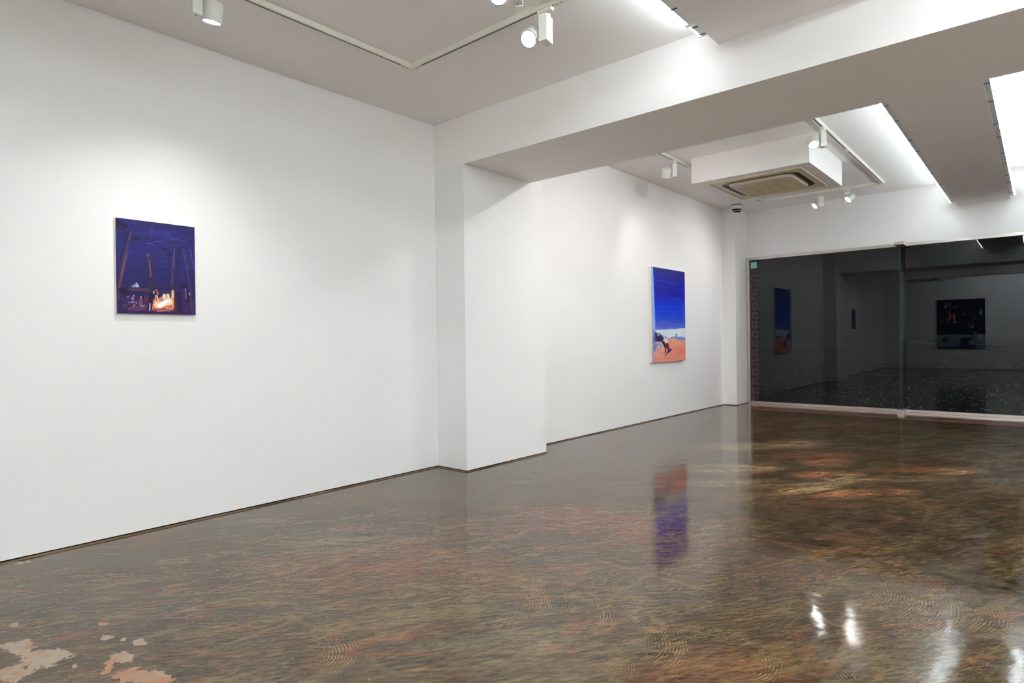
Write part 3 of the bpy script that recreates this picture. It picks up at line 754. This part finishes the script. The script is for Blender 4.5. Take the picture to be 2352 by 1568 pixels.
    A.stroke(P((320, 1250), (370, 1235)), .014, .014, (26, 14, 50), .9)
    # right tent figures
    A.stroke(P((1060, 1010), (1040, 1140)), .020, .024, (64, 44, 100), .9)
    A.stroke(P((1078, 1020), (1090, 1150)), .014, .010, (140, 104, 160), .9, .4, .3)
    A.stroke(P((1110, 1110), (1110, 1190)), .018, .020, (36, 20, 56), 1)
    A.stroke(P((1130, 1070), (1134, 1100)), .004, .008, (226, 214, 220), 1)
    A.stroke(P((1150, 1130), (1160, 1290)), .016, .016, (84, 48, 90), .9, .4, .3)
    A.stroke(P((1020, 1010), (1090, 990)), .012, .012, (26, 16, 50), .9)
    A.stroke(P((1170, 1310), (1215, 1330)), .03, .03, (50, 40, 120), .9)
    A.img *= (0.76 + 0.2 * A.noise(20, 110, 9, 3) + 0.16 * np.clip((A.yy - 0.74) * 8, 0, 1))[..., None]
    return A.img[::-1]

def desert():
    A = Art(150, 290, (20, 40, 170))
    def T(X, Y):
        top = 130 + (X - 160) * 0.165; bot = 1465 - (X - 160) * 0.083
        return ((X - 160) / 472.0, (Y - top) / (bot - top))
    def P(*l): return [T(x, y) for x, y in l]
    stops = [(0, (38, 26, 120)), (.06, (22, 20, 140)), (.16, (12, 22, 160)), (.26, (8, 22, 165)), (.33, (10, 40, 196)), (.42, (8, 56, 215)), (.50, (18, 70, 222)), (.56, (60, 84, 214)), (.62, (88, 110, 222)), (.67, (120, 140, 236))]
    yk = [s[0] for s in stops]
    wob = A.yy + 0.03 * (A.noise(3, 14, 2) - 0.5) + 0.04 * (A.noise(2, 60, 4) - 0.5)
    for c in range(3): A.img[..., c] = np.interp(wob, yk, [s[1][c] for s in stops])
    A.blend(np.clip((A.noise(2, 70, 8) - .5) * 1.2, 0, .4), (40, 90, 235))
    A.blob(1.0, .45, .22, .10, (90, 90, 215), .6, .9)
    yT = T(160, 1018)[1]; yR = T(628, 982)[1]
    hy = lambda x: yT + (yR - yT) * x
    A.blend((A.yy > hy(A.xx) + 0.003 * np.sin(A.xx * 20)).astype(float), (226, 238, 246))
    A.stroke(P((210, 1012), (628, 985)), .006, .004, (214, 200, 240), .8)
    # far mountains
    A.poly(P((400, 1120), (440, 1098), (480, 1100), (490, 1060), (505, 1065), (512, 1105), (560, 1095), (630, 1110), (630, 1160), (540, 1150), (400, 1125)), (132, 158, 218))
    A.stroke(P((520, 1130), (620, 1125)), .02, .02, (110, 130, 200), .8, .5, .6)
    A.stroke(P((495, 1065), (500, 1105)), .012, .014, (104, 124, 196), 1)
    A.poly(P((280, 1070), (330, 1090), (400, 1125), (300, 1180), (200, 1190)), (156, 186, 232))
    # sand
    A.poly(P((160, 1420), (180, 1340), (270, 1210), (340, 1140), (410, 1122), (480, 1125), (545, 1158), (632, 1148), (640, 1500), (150, 1500)), (240, 156, 136))
    A.blob(*T(430, 1180), .35, .05, (242, 170, 146), .7, .8)
    A.blob(*T(560, 1300), .35, .08, (238, 128, 106), .7, .9)
    A.blob(*T(250, 1300), .2, .05, (232, 170, 160), .8, .9)
    A.stroke(P((180, 1420), (630, 1390)), .05, .05, (238, 140, 122), .6, .8, .4)
    A.stroke(P((520, 1436), (632, 1420)), .012, .02, (226, 76, 76), .9, .6)
    A.stroke(P((470, 1140), (560, 1190)), .006, .004, (248, 190, 170), .7)
    # left rocks
    A.poly(P((160, 1180), (205, 1030), (240, 1060), (262, 1050), (300, 1095), (330, 1140), (270, 1168), (205, 1170)), (52, 46, 96))
    A.poly(P((220, 1075), (262, 1060), (272, 1085), (240, 1095)), (170, 150, 200))
    A.poly(P((170, 1170), (290, 1170), (240, 1240), (200, 1300), (175, 1340)), (150, 160, 206))
    A.stroke(P((210, 1220), (270, 1200)), .03, .02, (196, 150, 160), .7, .6, .4)
    A.stroke(P((200, 1185), (260, 1195)), .01, .01, (190, 200, 230), .8)
    # horses and riders
    A.stroke(P((300, 1180), (305, 1270)), .022, .020, (206, 206, 230), 1, .4)
    A.stroke(P((325, 1120), (330, 1150)), .024, .03, (226, 214, 230), 1)
    A.stroke(P((350, 1130), (360, 1185)), .036, .040, (240, 236, 246), 1, .3)
    A.blob(*T(348, 1120), .018, .010, (120, 70, 84)); A.blob(*T(316, 1112), .016, .008, (200, 140, 150))
    A.stroke(P((285, 1155), (315, 1200)), .022, .028, (72, 30, 34), 1, .3)
    A.stroke(P((318, 1185), (335, 1240)), .03, .032, (34, 28, 70), 1, .3)
    A.stroke(P((365, 1210), (380, 1270)), .044, .040, (126, 42, 40), 1, .3)
    A.stroke(P((345, 1230), (338, 1330)), .034, .014, (140, 60, 50), 1, .3)
    A.stroke(P((352, 1200), (356, 1250)), .014, .014, (40, 30, 80), 1)
    A.stroke(P((335, 1300), (335, 1362)), .012, .008, (70, 26, 36), 1)
    A.stroke(P((385, 1270), (380, 1300)), .014, .010, (60, 26, 50), 1)
    A.stroke(P((415, 1280), (370, 1320)), .028, .028, (44, 38, 110), 1, .3)
    A.stroke(P((365, 1330), (345, 1365)), .008, .006, (60, 50, 120), 1)
    # pale blue side stripe
    A.poly(P((158, 110), (184, 110), (196, 500), (208, 1020), (170, 1050), (158, 1000)), (150, 184, 240))
    A.poly(P((158, 500), (172, 500), (178, 1330), (186, 1470), (158, 1470)), (182, 172, 214))
    A.poly(P((170, 1020), (206, 1020), (210, 1300), (182, 1340)), (120, 132, 190), .7)
    A.img *= (0.94 + 0.12 * A.noise(10, 80, 9, 3))[..., None]
    return A.img[::-1]

def lakehouse():
    # x runs 0..1 from the window-side viewer's left in the reflection
    A = Art(190, 240, (22, 20, 52))
    A.blend(A.noise(4, 30, 1) * .7, (34, 30, 78))
    A.blob(.45, .35, .25, .35, (44, 26, 74), .5, .9)
    def T(X, Y): return ((X - 408) / 870.0, (Y - 375) / 880.0)
    # glowing gaps in the trees
    for (x, y, rx, ry, c) in ((570, 480, 30, 60, (250, 200, 150)), (640, 460, 50, 50, (190, 120, 110)), (650, 650, 26, 130, (246, 180, 140)), (650, 760, 24, 70, (240, 150, 120)), (600, 710, 20, 40, (252, 200, 150)), (596, 810, 30, 44, (252, 200, 150)),
                             (725, 690, 40, 90, (240, 150, 110)), (715, 760, 40, 50, (240, 190, 150)), (755, 790, 36, 50, (210, 120, 96)), (740, 510, 40, 30, (180, 110, 100)), (752, 545, 14, 14, (255, 240, 220)),
                             (1085, 700, 34, 40, (252, 214, 160)), (1050, 840, 50, 60, (236, 180, 140)), (1035, 880, 30, 40, (250, 210, 160)), (1205, 600, 28, 60, (226, 190, 160)), (1190, 640, 16, 30, (240, 220, 190)), (985, 830, 16, 70, (190, 140, 130)),
                             (1110, 960, 50, 50, (190, 190, 190)), (1200, 920, 40, 50, (180, 180, 180)), (900, 650, 30, 16, (170, 160, 190)), (485, 775, 20, 22, (240, 180, 140)), (825, 800, 8, 26, (210, 160, 140))):
        A.blob(*T(x, y), rx / 870 * 1.1, ry / 880 * 1.1, c, .95, .5)
    r = np.random.default_rng(3)
    for k in range(60):
        A.blob(r.uniform(.05, .98), r.uniform(.15, .68), r.uniform(.004, .010), r.uniform(.004, .012), (230, 190, 160), r.uniform(.3, .9))
    # dark trunks and foliage breaking the glow
    for x in (620, 683, 700): A.stroke([T(x, 520), T(x - 6, 830)], .010, .014, (20, 14, 40), 1)
    hole = (A.noise(34, 34, 12, 3) > .56) & (A.yy < .74)
    A.blend(hole * .85, (20, 16, 44))
    A.stroke([T(408, 930), T(1280, 930)], .07, .07, (12, 10, 34), .75, .5)
    A.blend((A.yy > .715).astype(float), (130, 160, 156))
    A.blend(np.clip((A.yy - .8) * 4, 0, .7), (110, 120, 150))
    A.blend(np.clip((A.yy - .96) * 25, 0, 1), (18, 18, 34))
    A.blob(*T(1190, 1050), .07, .09, (196, 200, 184), .9, .5)
    # small cabin
    A.poly([T(510, 1070), T(535, 1045), T(620, 1045), T(625, 1080), T(620, 1130), T(515, 1130)], (36, 34, 92)); A.poly([T(570, 1060), T(610, 1050), T(612, 1100), T(572, 1105)], (110, 110, 170))
    A.poly([T(515, 1130), T(620, 1130), T(620, 1160), T(515, 1150)], (60, 90, 70), .7)
    # large cabin
    A.poly([T(820, 1110), T(870, 1062), T(1050, 1060), T(1110, 1108), T(1105, 1170), T(1010, 1205), T(830, 1180)], (28, 26, 70))
    A.poly([T(985, 1120), T(1060, 1085), T(1105, 1110), T(1100, 1165), T(1010, 1205), T(985, 1195)], (150, 160, 190))
    A.poly([T(815, 1180), T(1110, 1180), T(1090, 1250), T(860, 1250)], (16, 16, 30), .9)
    A.stroke([T(1110, 1185), T(1280, 1190)], .006, .006, (196, 210, 214), .8)
    return A.img[::-1]

M['art_camp'] = attr_mat('oil_paint_night_camp')
M['art_desert'] = attr_mat('oil_paint_desert')
M['art_lake'] = attr_mat('oil_paint_lake')

def painting(name, label, corner, du, w, h, depth, out, img, mat, edge):
    """corner: wall-side bottom-left corner as seen from the front, du: unit vector left to right, out: unit normal into room."""
    du, out = Vector(du), Vector(out)
    t = tag(empty(name, corner), label, 'painting')
    Rm = Matrix((( du.x, out.x, 0, 0), (du.y, out.y, 0, 0), (0, 0, 1, 0), (0, 0, 0, 1)))
    b = bx(0, w, 0.001, depth - 0.0015, 0, h, 0.002, None)
    bmesh.ops.transform(b, matrix=Rm, verts=b.verts)
    obj('stretched_canvas', b, M[edge], t)
    nv, nu = img.shape[:2]
    canvas_grid('painted_surface', t, nu, nv, tuple(out * depth), tuple(du * w), (0, 0, h), img, mat)
    # painted turnover just at the front edges
    return t
painting('painting', 'small dark blue canvas of a night campfire among leaning trunks on the near white wall', (1.2256, 0, 1.3338), (1, 0, 0), 1.6745 - 1.2256, 1.9024 - 1.3338, 0.022, (0, -1, 0), campfire(), M['art_camp'], 'canvas')
painting('painting', 'tall bright blue canvas of horse riders on orange desert sand, on the far bay wall', (7.63, W2, 0.8057), (1, 0, 0), 8.6765 - 7.63, 2.1285 - 0.8057, 0.04, (0, -1, 0), desert(), M['art_desert'], 'canvas')
# reflected painting: seen mirrored, so its true left is the reflection's right
painting('painting', 'large dark canvas of glowing trees above cabins on a lake, seen reflected in the window', (XK, -2.795, 0.6694), (0, 1, 0), 1.269, 1.607, 0.04, (1, 0, 0), lakehouse()[:, ::-1], M['art_lake'], 'dusk')

# ------------------------------------------------------------------ track and spotlights
TRACK_H = 0.034
def rail_part(parent, x0, y0, x1, y1, ztop, inset=0.0):
    """one straight run with a groove underneath"""
    a, b = Vector((x0, y0, 0)), Vector((x1, y1, 0))
    d = (b - a); Ln = d.length; d.normalize(); n = Vector((-d.y, d.x, 0))
    M4 = Matrix(((d.x, n.x, 0, a.x), (d.y, n.y, 0, a.y), (0, 0, 1, ztop), (0, 0, 0, 1)))
    bm = bmesh.new()
    w, hh, g = 0.018, TRACK_H, 0.0062
    box(bm, 0, Ln, -w, w, -0.014, 0)
    box(bm, 0, Ln, -w, -g, -hh, -0.014)
    box(bm, 0, Ln, g, w, -hh, -0.014)
    bmesh.ops.transform(bm, matrix=M4, verts=bm.verts)
    r = obj('rail', bm, M['track'], parent)
    gm = bx(0, Ln, -g, g, -0.0315, -0.0142)
    bmesh.ops.transform(gm, matrix=M4, verts=gm.verts)
    obj('groove', gm, M['groove'], r)
    return r
def corner_part(parent, x, y, sx, sy, ztop):
    bm = bmesh.new()
    box(bm, x - 0.02 if sx > 0 else x - 0.10, x + 0.10 if sx > 0 else x + 0.02, y - 0.0185, y + 0.0185, ztop - TRACK_H - 0.002, ztop)
    box(bm, x - 0.0185, x + 0.0185, y - 0.02 if sy > 0 else y - 0.10, y + 0.10 if sy > 0 else y + 0.02, ztop - TRACK_H - 0.0025, ztop)
    o = obj('corner_connector', bm, M['track'], parent)
    for (u, v) in ((0.045 * sx, 0), (0.08 * sx, 0), (0, 0.045 * sy), (0, 0.08 * sy)):
        obj('screw', cyl(bmesh.new(), 0.004, (x + u, y + v, ztop - TRACK_H - 0.0045), (x + u, y + v, ztop - TRACK_H - 0.001), 10), M['clip'], o)
def track_loop(name, label, xa, xb, yl, yr, ztop, joints=()):
    t = tag(empty(name, (0, 0, 0)), label, 'track', 'lighting tracks')
    rail_part(t, xa, yl, xb, yl, ztop); rail_part(t, xa, yr, xb, yr, ztop)
    rail_part(t, xb, yl, xb, yr, ztop); rail_part(t, xa, yr, xa, yl, ztop)
    for x, y, sx, sy in ((xb, yl, -1, -1), (xb, yr, -1, 1), (xa, yl, 1, -1), (xa, yr, 1, 1)):
        corner_part(t, x, y, sx, sy, ztop)
    for x, y in joints:
        obj('joint_connector', bx(x - 0.06, x + 0.06, y - 0.0186, y + 0.0186, ztop - TRACK_H - 0.002, ztop), M['track'], t)
    return t
T1L, T1R, T1X = -0.815, -2.165, 2.845
T2L, T2R, T2X = -0.845, -2.495, 9.93
track_loop('lighting_track', 'ivory rectangular lighting track on the near ceiling before the cross beam', 0.62, T1X, T1L, T1R, H1, [(1.7, T1R)])
track_loop('lighting_track', 'ivory rectangular lighting track around the boxed air conditioner in the far bay', 5.2, T2X, T2L, T2R, H2, [(7.85, T2R), (7.3, T2L)])

def spot_light(label, x, y, ztop, az, tilt, side=1, power=SPOT_POWER, blend=0.9, size=2.0, drop=0.0, lit=True):
    """az: aim azimuth (deg, world), tilt: degrees below horizontal; side: +1 head on local +x"""
    rz = math.radians(az - 90)
    t = tag(empty('track_spotlight', (x, y, ztop), rz), label, 'spotlight', 'track spotlights')
    zr = -TRACK_H
    onx = abs(y - T1R) < 0.01 or abs(y - T1L) < 0.01 or abs(y - T2R) < 0.01 or abs(y - T2L) < 0.01
    ra = Matrix.Rotation(-rz + (math.pi / 2 if onx else 0), 4, 'Z')
    obj('adapter', bx(-0.017, 0.017, -0.05, 0.05, zr - 0.023, zr - 0.001, 0.002, ra), M['track'], t)
    obj('locking_collar', cyl(bmesh.new(), 0.019, (0, -0.026, zr - 0.045), (0, -0.026, zr - 0.022), 24), M['metal_white'], t, smooth=False)
    g = obj('gear_box', bx(-0.026, 0.026, -0.042, 0.042, zr - 0.198, zr - 0.045, 0.002), M['metal_white'], t)
    s = bmesh.new(); cyl(s, 0.004, (0.0, -0.02, zr - 0.1995), (0.0, -0.02, zr - 0.1975), 12)
    obj('screw', s, M['clip'], g)
    zc = zr - 0.138
    hx = side * 0.092
    obj('pivot', cyl(bmesh.new(), 0.013, (side * 0.026, 0, zc), (side * 0.046, 0, zc), 20), M['metal_white'], t)
    a = math.radians(-tilt)
    d = Vector((0, math.cos(a), math.sin(a)))
    mx = Matrix.Translation((hx, 0, zc)) @ d.to_track_quat('Z', 'Y').to_matrix().to_4x4()
    prof = [(0, -0.040), (0.044, -0.040), (0.046, -0.047), (0.052, -0.047), (0.054, -0.044), (0.054, 0.050), (0.052, 0.052), (0.049, 0.052), (0.049, 0.044)]
    h = obj('lamp_head', lathe(prof, 48, mx), M['metal_white'], t, smooth=False)
    for p in h.data.polygons: p.use_smooth = True
    h.data.set_sharp_from_angle(angle=math.radians(35))
    obj('bezel', lathe([(0.0492, 0.050), (0.0492, 0.0535), (0.046, 0.0535), (0.045, 0.046)], 48, mx), M['rimdark'], h)
    obj('lens', lathe([(0, 0.0475), (0.0455, 0.0475), (0.0455, 0.044), (0, 0.044)], 48, mx), M['lens'] if lit else M['metal_white'], h)
    if lit:
        ld = bpy.data.lights.new('spot_beam', 'SPOT')
        ld.energy = power; ld.color = SPOT_COL; ld.spot_size = size; ld.spot_blend = blend; ld.shadow_soft_size = 0.035
        lo = bpy.data.objects.new('spot_beam', ld); COL.objects.link(lo); lo.parent = t
        pos = mx @ Vector((0, 0, 0.06))
        lo.location = pos
        lo.rotation_euler = (-d).to_track_quat('Z', 'Y').to_euler()
    return t
spot_light('lit white spotlight on the near left track run pointing down at the campfire painting', 1.37, T1L, H1, 90, 78, 1, 20, 1.0, 1.9)
spot_light('lit white spotlight facing the room on the far run of the near track', T1X, -2.005, H1, 190, 36, 1)
spot_light('white spotlight at the top edge, on the right run of the near track', 2.40, T1R, H1, 214, 50, 1)
spot_light('white spotlight seen from behind on the left track of the far bay', 6.87, T2L, H2, 33, 54, -1, 8, 1.0, 1.7)
spot_light('lit white spotlight on the right track run above the air conditioner soffit', 6.82, T2R, H2, 208, 52, 1)
spot_light('lit white spotlight on the end track with its box in front of its head', T2X, -1.69, H2, 135, 40, 1)
spot_light('lit white spotlight on the end track with its head in front of its box', T2X, -2.035, H2, 136, 40, -1)

# spotlight added to the far loop for fill, hidden by the cross beam
spot_light('added fill spotlight hidden behind the cross beam, washing the far bay wall', 5.3, T2R, H2, 76, 38, 1, 45, 1.0, 2.4)

# ------------------------------------------------------------------ fluorescent battens
def batten(label, x0, x1, y, z, side, group):
    """side: +1 tube on +y side of the body"""
    t = tag(empty('light_batten', ((x0 + x1) / 2, y, z)), label, 'tube light', group)
    L_ = (x1 - x0) / 2
    b = obj('batten_body', bx(-L_ + 0.003, L_ - 0.003, -0.019, 0.019, 0.0, 0.030, 0.002), M['batten'], t)
    obj('tube', cyl(bmesh.new(), 0.010, (-L_ + 0.014, side * 0.031, 0.014), (L_ - 0.014, side * 0.031, 0.014), 16), M['tube'], t, smooth=True)
    for s in (-1, 1):
        obj('end_cap', bx(s * L_ - s * 0.014, s * L_, side * 0.019, side * 0.043, 0.0, 0.028, 0.001), M['metal_white'], t)
    for k in (-0.6, 0.6):
        obj('clip', bx(L_ * k - 0.006, L_ * k + 0.006, -0.021, 0.0205, -0.002, 0.016), M['clip'], b)
    return t
pos = ['nearest the cross beam', 'second from the cross beam', 'third from the cross beam', 'fourth from the cross beam', 'nearest the window']
xs = [4.78, 5.94, 7.10, 8.26, 9.42, 10.58]
for k in range(5):
    batten('tube batten on the left side of the far lengthwise beam, ' + pos[k], xs[k], xs[k + 1], -3.2385, 2.985, 1, 'battens left of the far beam')
for k in range(5):
    batten('tube batten on the right side of the far lengthwise beam, ' + pos[k], xs[k], xs[k + 1], -3.879, 2.985, -1, 'battens right of the far beam')
for k, (a, b) in enumerate(((3.46, 3.64), (2.29, 3.455), (1.12, 2.285))):
    batten(['very short tube batten at the end of the near lengthwise beam', 'tube batten on the near lengthwise beam behind the short one', 'near lengthwise beam tube batten furthest from the cross beam'][k], a, b, -2.625, 2.992, 1, 'battens left of the near beam')
for k, (a, b) in enumerate(((2.50, 3.66), (1.33, 2.49))):
    batten(['tube batten on the hidden right side of the near beam by the cross beam', 'tube batten on the hidden right side of the near beam away from the cross beam'][k], a, b, -4.001, 2.992, -1, 'battens right of the near beam')
# crosswise battens: one at the right edge of the photo, the rest added out of frame as fill light
for (bx_, by_, bz_, lb, mt) in ((6.95, -4.56, H2 - 0.055, 'bright crosswise tube batten under the ceiling at the right edge', 'tube'),
                            (3.0, -5.3, H1 - 0.055, 'added crosswise fill batten out of frame, by the cross beam right of the camera', 'fill_tube'),
                            (1.3, -5.3, H1 - 0.055, 'added crosswise fill batten out of frame, above right of the camera', 'fill_tube'),
                            (-0.6, -5.3, H1 - 0.055, 'added crosswise fill batten out of frame, right behind the camera', 'fill_tube'),
                            (-1.8, -3.2, H1 - 0.055, 'added crosswise fill batten out of frame, close to the back wall', 'fill_tube'),
                            (-1.8, -4.7, H1 - 0.055, 'added crosswise fill batten out of frame, in the back corner', 'fill_tube'),
                            (5.6, -5.9, H2 - 0.055, 'added crosswise fill batten out of frame, just past the cross beam', 'fill_tube')):
  t = tag(empty('light_batten', (bx_, by_, bz_), math.pi / 2), lb, 'tube light', 'crosswise battens')
  obj('batten_body', bx(-0.6, 0.6, -0.02, 0.02, 0.022, 0.055, 0.002), M['metal_white'], t)
  obj('tube', cyl(bmesh.new(), 0.013, (-0.585, 0, 0.008), (0.585, 0, 0.008), 16), M[mt], t, smooth=True)
  for s in (-1, 1):
    obj('end_cap', bx(s * 0.585, s * 0.6, -0.014, 0.014, -0.008, 0.022, 0.001), M['metal_white'], t)

# ------------------------------------------------------------------ air conditioner cassettes
def rrect(x0, x1, y0, y1, r, bulge=0.0, seg=8):
    pts = []
    for cx, cy_, a0 in ((x1 - r, y1 - r, 0), (x0 + r, y1 - r, 90), (x0 + r, y0 + r, 180), (x1 - r, y0 + r, 270)):
        for k in range(seg + 1):
            a = math.radians(a0 + 90 * k / seg)
            pts.append((cx + r * math.cos(a), cy_ + r * math.sin(a)))
    return pts
def slab(pts, z0, z1, taper=0.0):
    bm = bmesh.new()
    cx = sum(p[0] for p in pts) / len(pts); cy_ = sum(p[1] for p in pts) / len(pts)
    a = [bm.verts.new((cx + (x - cx) * (1 - taper), cy_ + (y - cy_) * (1 - taper), z0)) for x, y in pts]
    b = [bm.verts.new((x, y, z1)) for x, y in pts]
    bm.faces.new(a[::-1]); bm.faces.new(b)
    n = len(pts)
    for i in range(n): bm.faces.new((a[i], a[(i + 1) % n], b[(i + 1) % n], b[i]))
    return bm
def ring_slab(po, pi, z0, z1):
    bm = bmesh.new(); n = len(po)
    lay = [[bm.verts.new((x, y, z)) for x, y in p] for p, z in ((po, z1), (po, z0), (pi, z0), (pi, z1))]
    for a, b in zip(lay, lay[1:] + lay[:1]):
        for i in range(n): bm.faces.new((a[i], a[(i + 1) % n], b[(i + 1) % n], b[i]))
    return bm
def cassette(label, x, y, z):
    t = tag(empty('air_conditioner', (x, y, z)), label, 'air conditioner', 'ceiling cassettes')
    W, D = 0.55, 0.525
    outer = rrect(-W, W, -D, D, 0.012)
    inner = rrect(-0.445, 0.44, -0.445, 0.445, 0.15)
    # frame: outer ring with rounded opening
    obj('panel_frame', ring_slab(outer, inner, -0.007, 0.0), M['beige'], t)
    lip = ring_slab(rrect(-W, W, -D, D, 0.012), rrect(-W + 0.012, W - 0.012, -D + 0.012, D - 0.012, 0.006), -0.012, -0.0072)
    obj('frame_lip', lip, M['beige'], t)
    obj('air_slot', slab(rrect(-0.443, 0.438, -0.443, 0.443, 0.148), -0.003, -0.001), M['black'], t)
    p = obj('intake_panel', slab(rrect(-0.365, 0.395, -0.375, 0.375, 0.10), -0.030, -0.0035, 0.04), M['beige2'], t)
    bm = bmesh.new()
    gx0, gx1, gy0, gy1 = -0.17, 0.345, -0.27, 0.30
    box(bm, gx0, gx1, gy0, gy1, -0.0315, -0.0295)
    nn = 4
    for k in range(nn + 1):
        yy = gy0 + (gy1 - gy0) * k / nn
        box(bm, gx0, gx1, yy - 0.005, yy + 0.005, -0.035, -0.0312)
    for xx in (gx0, gx1): box(bm, xx - 0.004, xx + 0.004, gy0, gy1, -0.035, -0.0312)
    k = gx0 + 0.012
    while k < gx1 - 0.004:
        box(bm, k, k + 0.005, gy0, gy1, -0.0338, -0.0312); k += 0.014
    obj('intake_grille', bm, M['grille'], p)
    for s in (-1, 1):
        obj('louvre', bx(-0.30, 0.30, s * 0.412 - 0.018, s * 0.412 + 0.018, -0.0065, -0.0035, 0.001), M['rib'], t)
    return t
M['grille'] = paint('tan_filter_grille', (206, 192, 156), 0.7)
M['rib'] = paint('dark_louvre', (30, 26, 24), 0.5)
cassette('yellowed ceiling air conditioner cassette under the boxed soffit of the far bay', 7.715, -1.663, 2.9976)
cassette('ceiling air conditioner cassette of the near bay, seen only reflected in the window', -0.22, -1.41, 2.75)

# ------------------------------------------------------------------ dome camera
t = tag(empty('security_camera', (10.0, -0.405, H2), math.radians(225)), 'small white dome security camera on the ceiling by the corner column', 'camera')
obj('mounting_ring', lathe([(0, 0), (0.062, 0), (0.062, -0.008), (0, -0.008)], 40), M['black'], t)
h = obj('dome_housing', lathe([(0, -0.008), (0.060, -0.008), (0.063, -0.015), (0.063, -0.060), (0.058, -0.085), (0.046, -0.103), (0.025, -0.110), (0, -0.111)], 48), M['metal_white'], t, smooth=True)
# black visor: a band over the lower half facing the room (local +x)
bm = bmesh.new(); segs = 28; rows = [(0.0642, -0.058), (0.0622, -0.074), (0.0545, -0.092), (0.0475, -0.1025)]
gr = []
for j, (r, z) in enumerate(rows):
    half = math.radians(80 - j * 7)
    gr.append([bm.verts.new((r * math.cos(-half + 2 * half * k / segs), r * math.sin(-half + 2 * half * k / segs), z)) for k in range(segs + 1)])
for a, b in zip(gr, gr[1:]):
    for k in range(segs): bm.faces.new((a[k], a[k + 1], b[k + 1], b[k]))
obj('visor', bm, M['black'], h, smooth=True)
t.scale = (1.3, 1.3, 1.3)
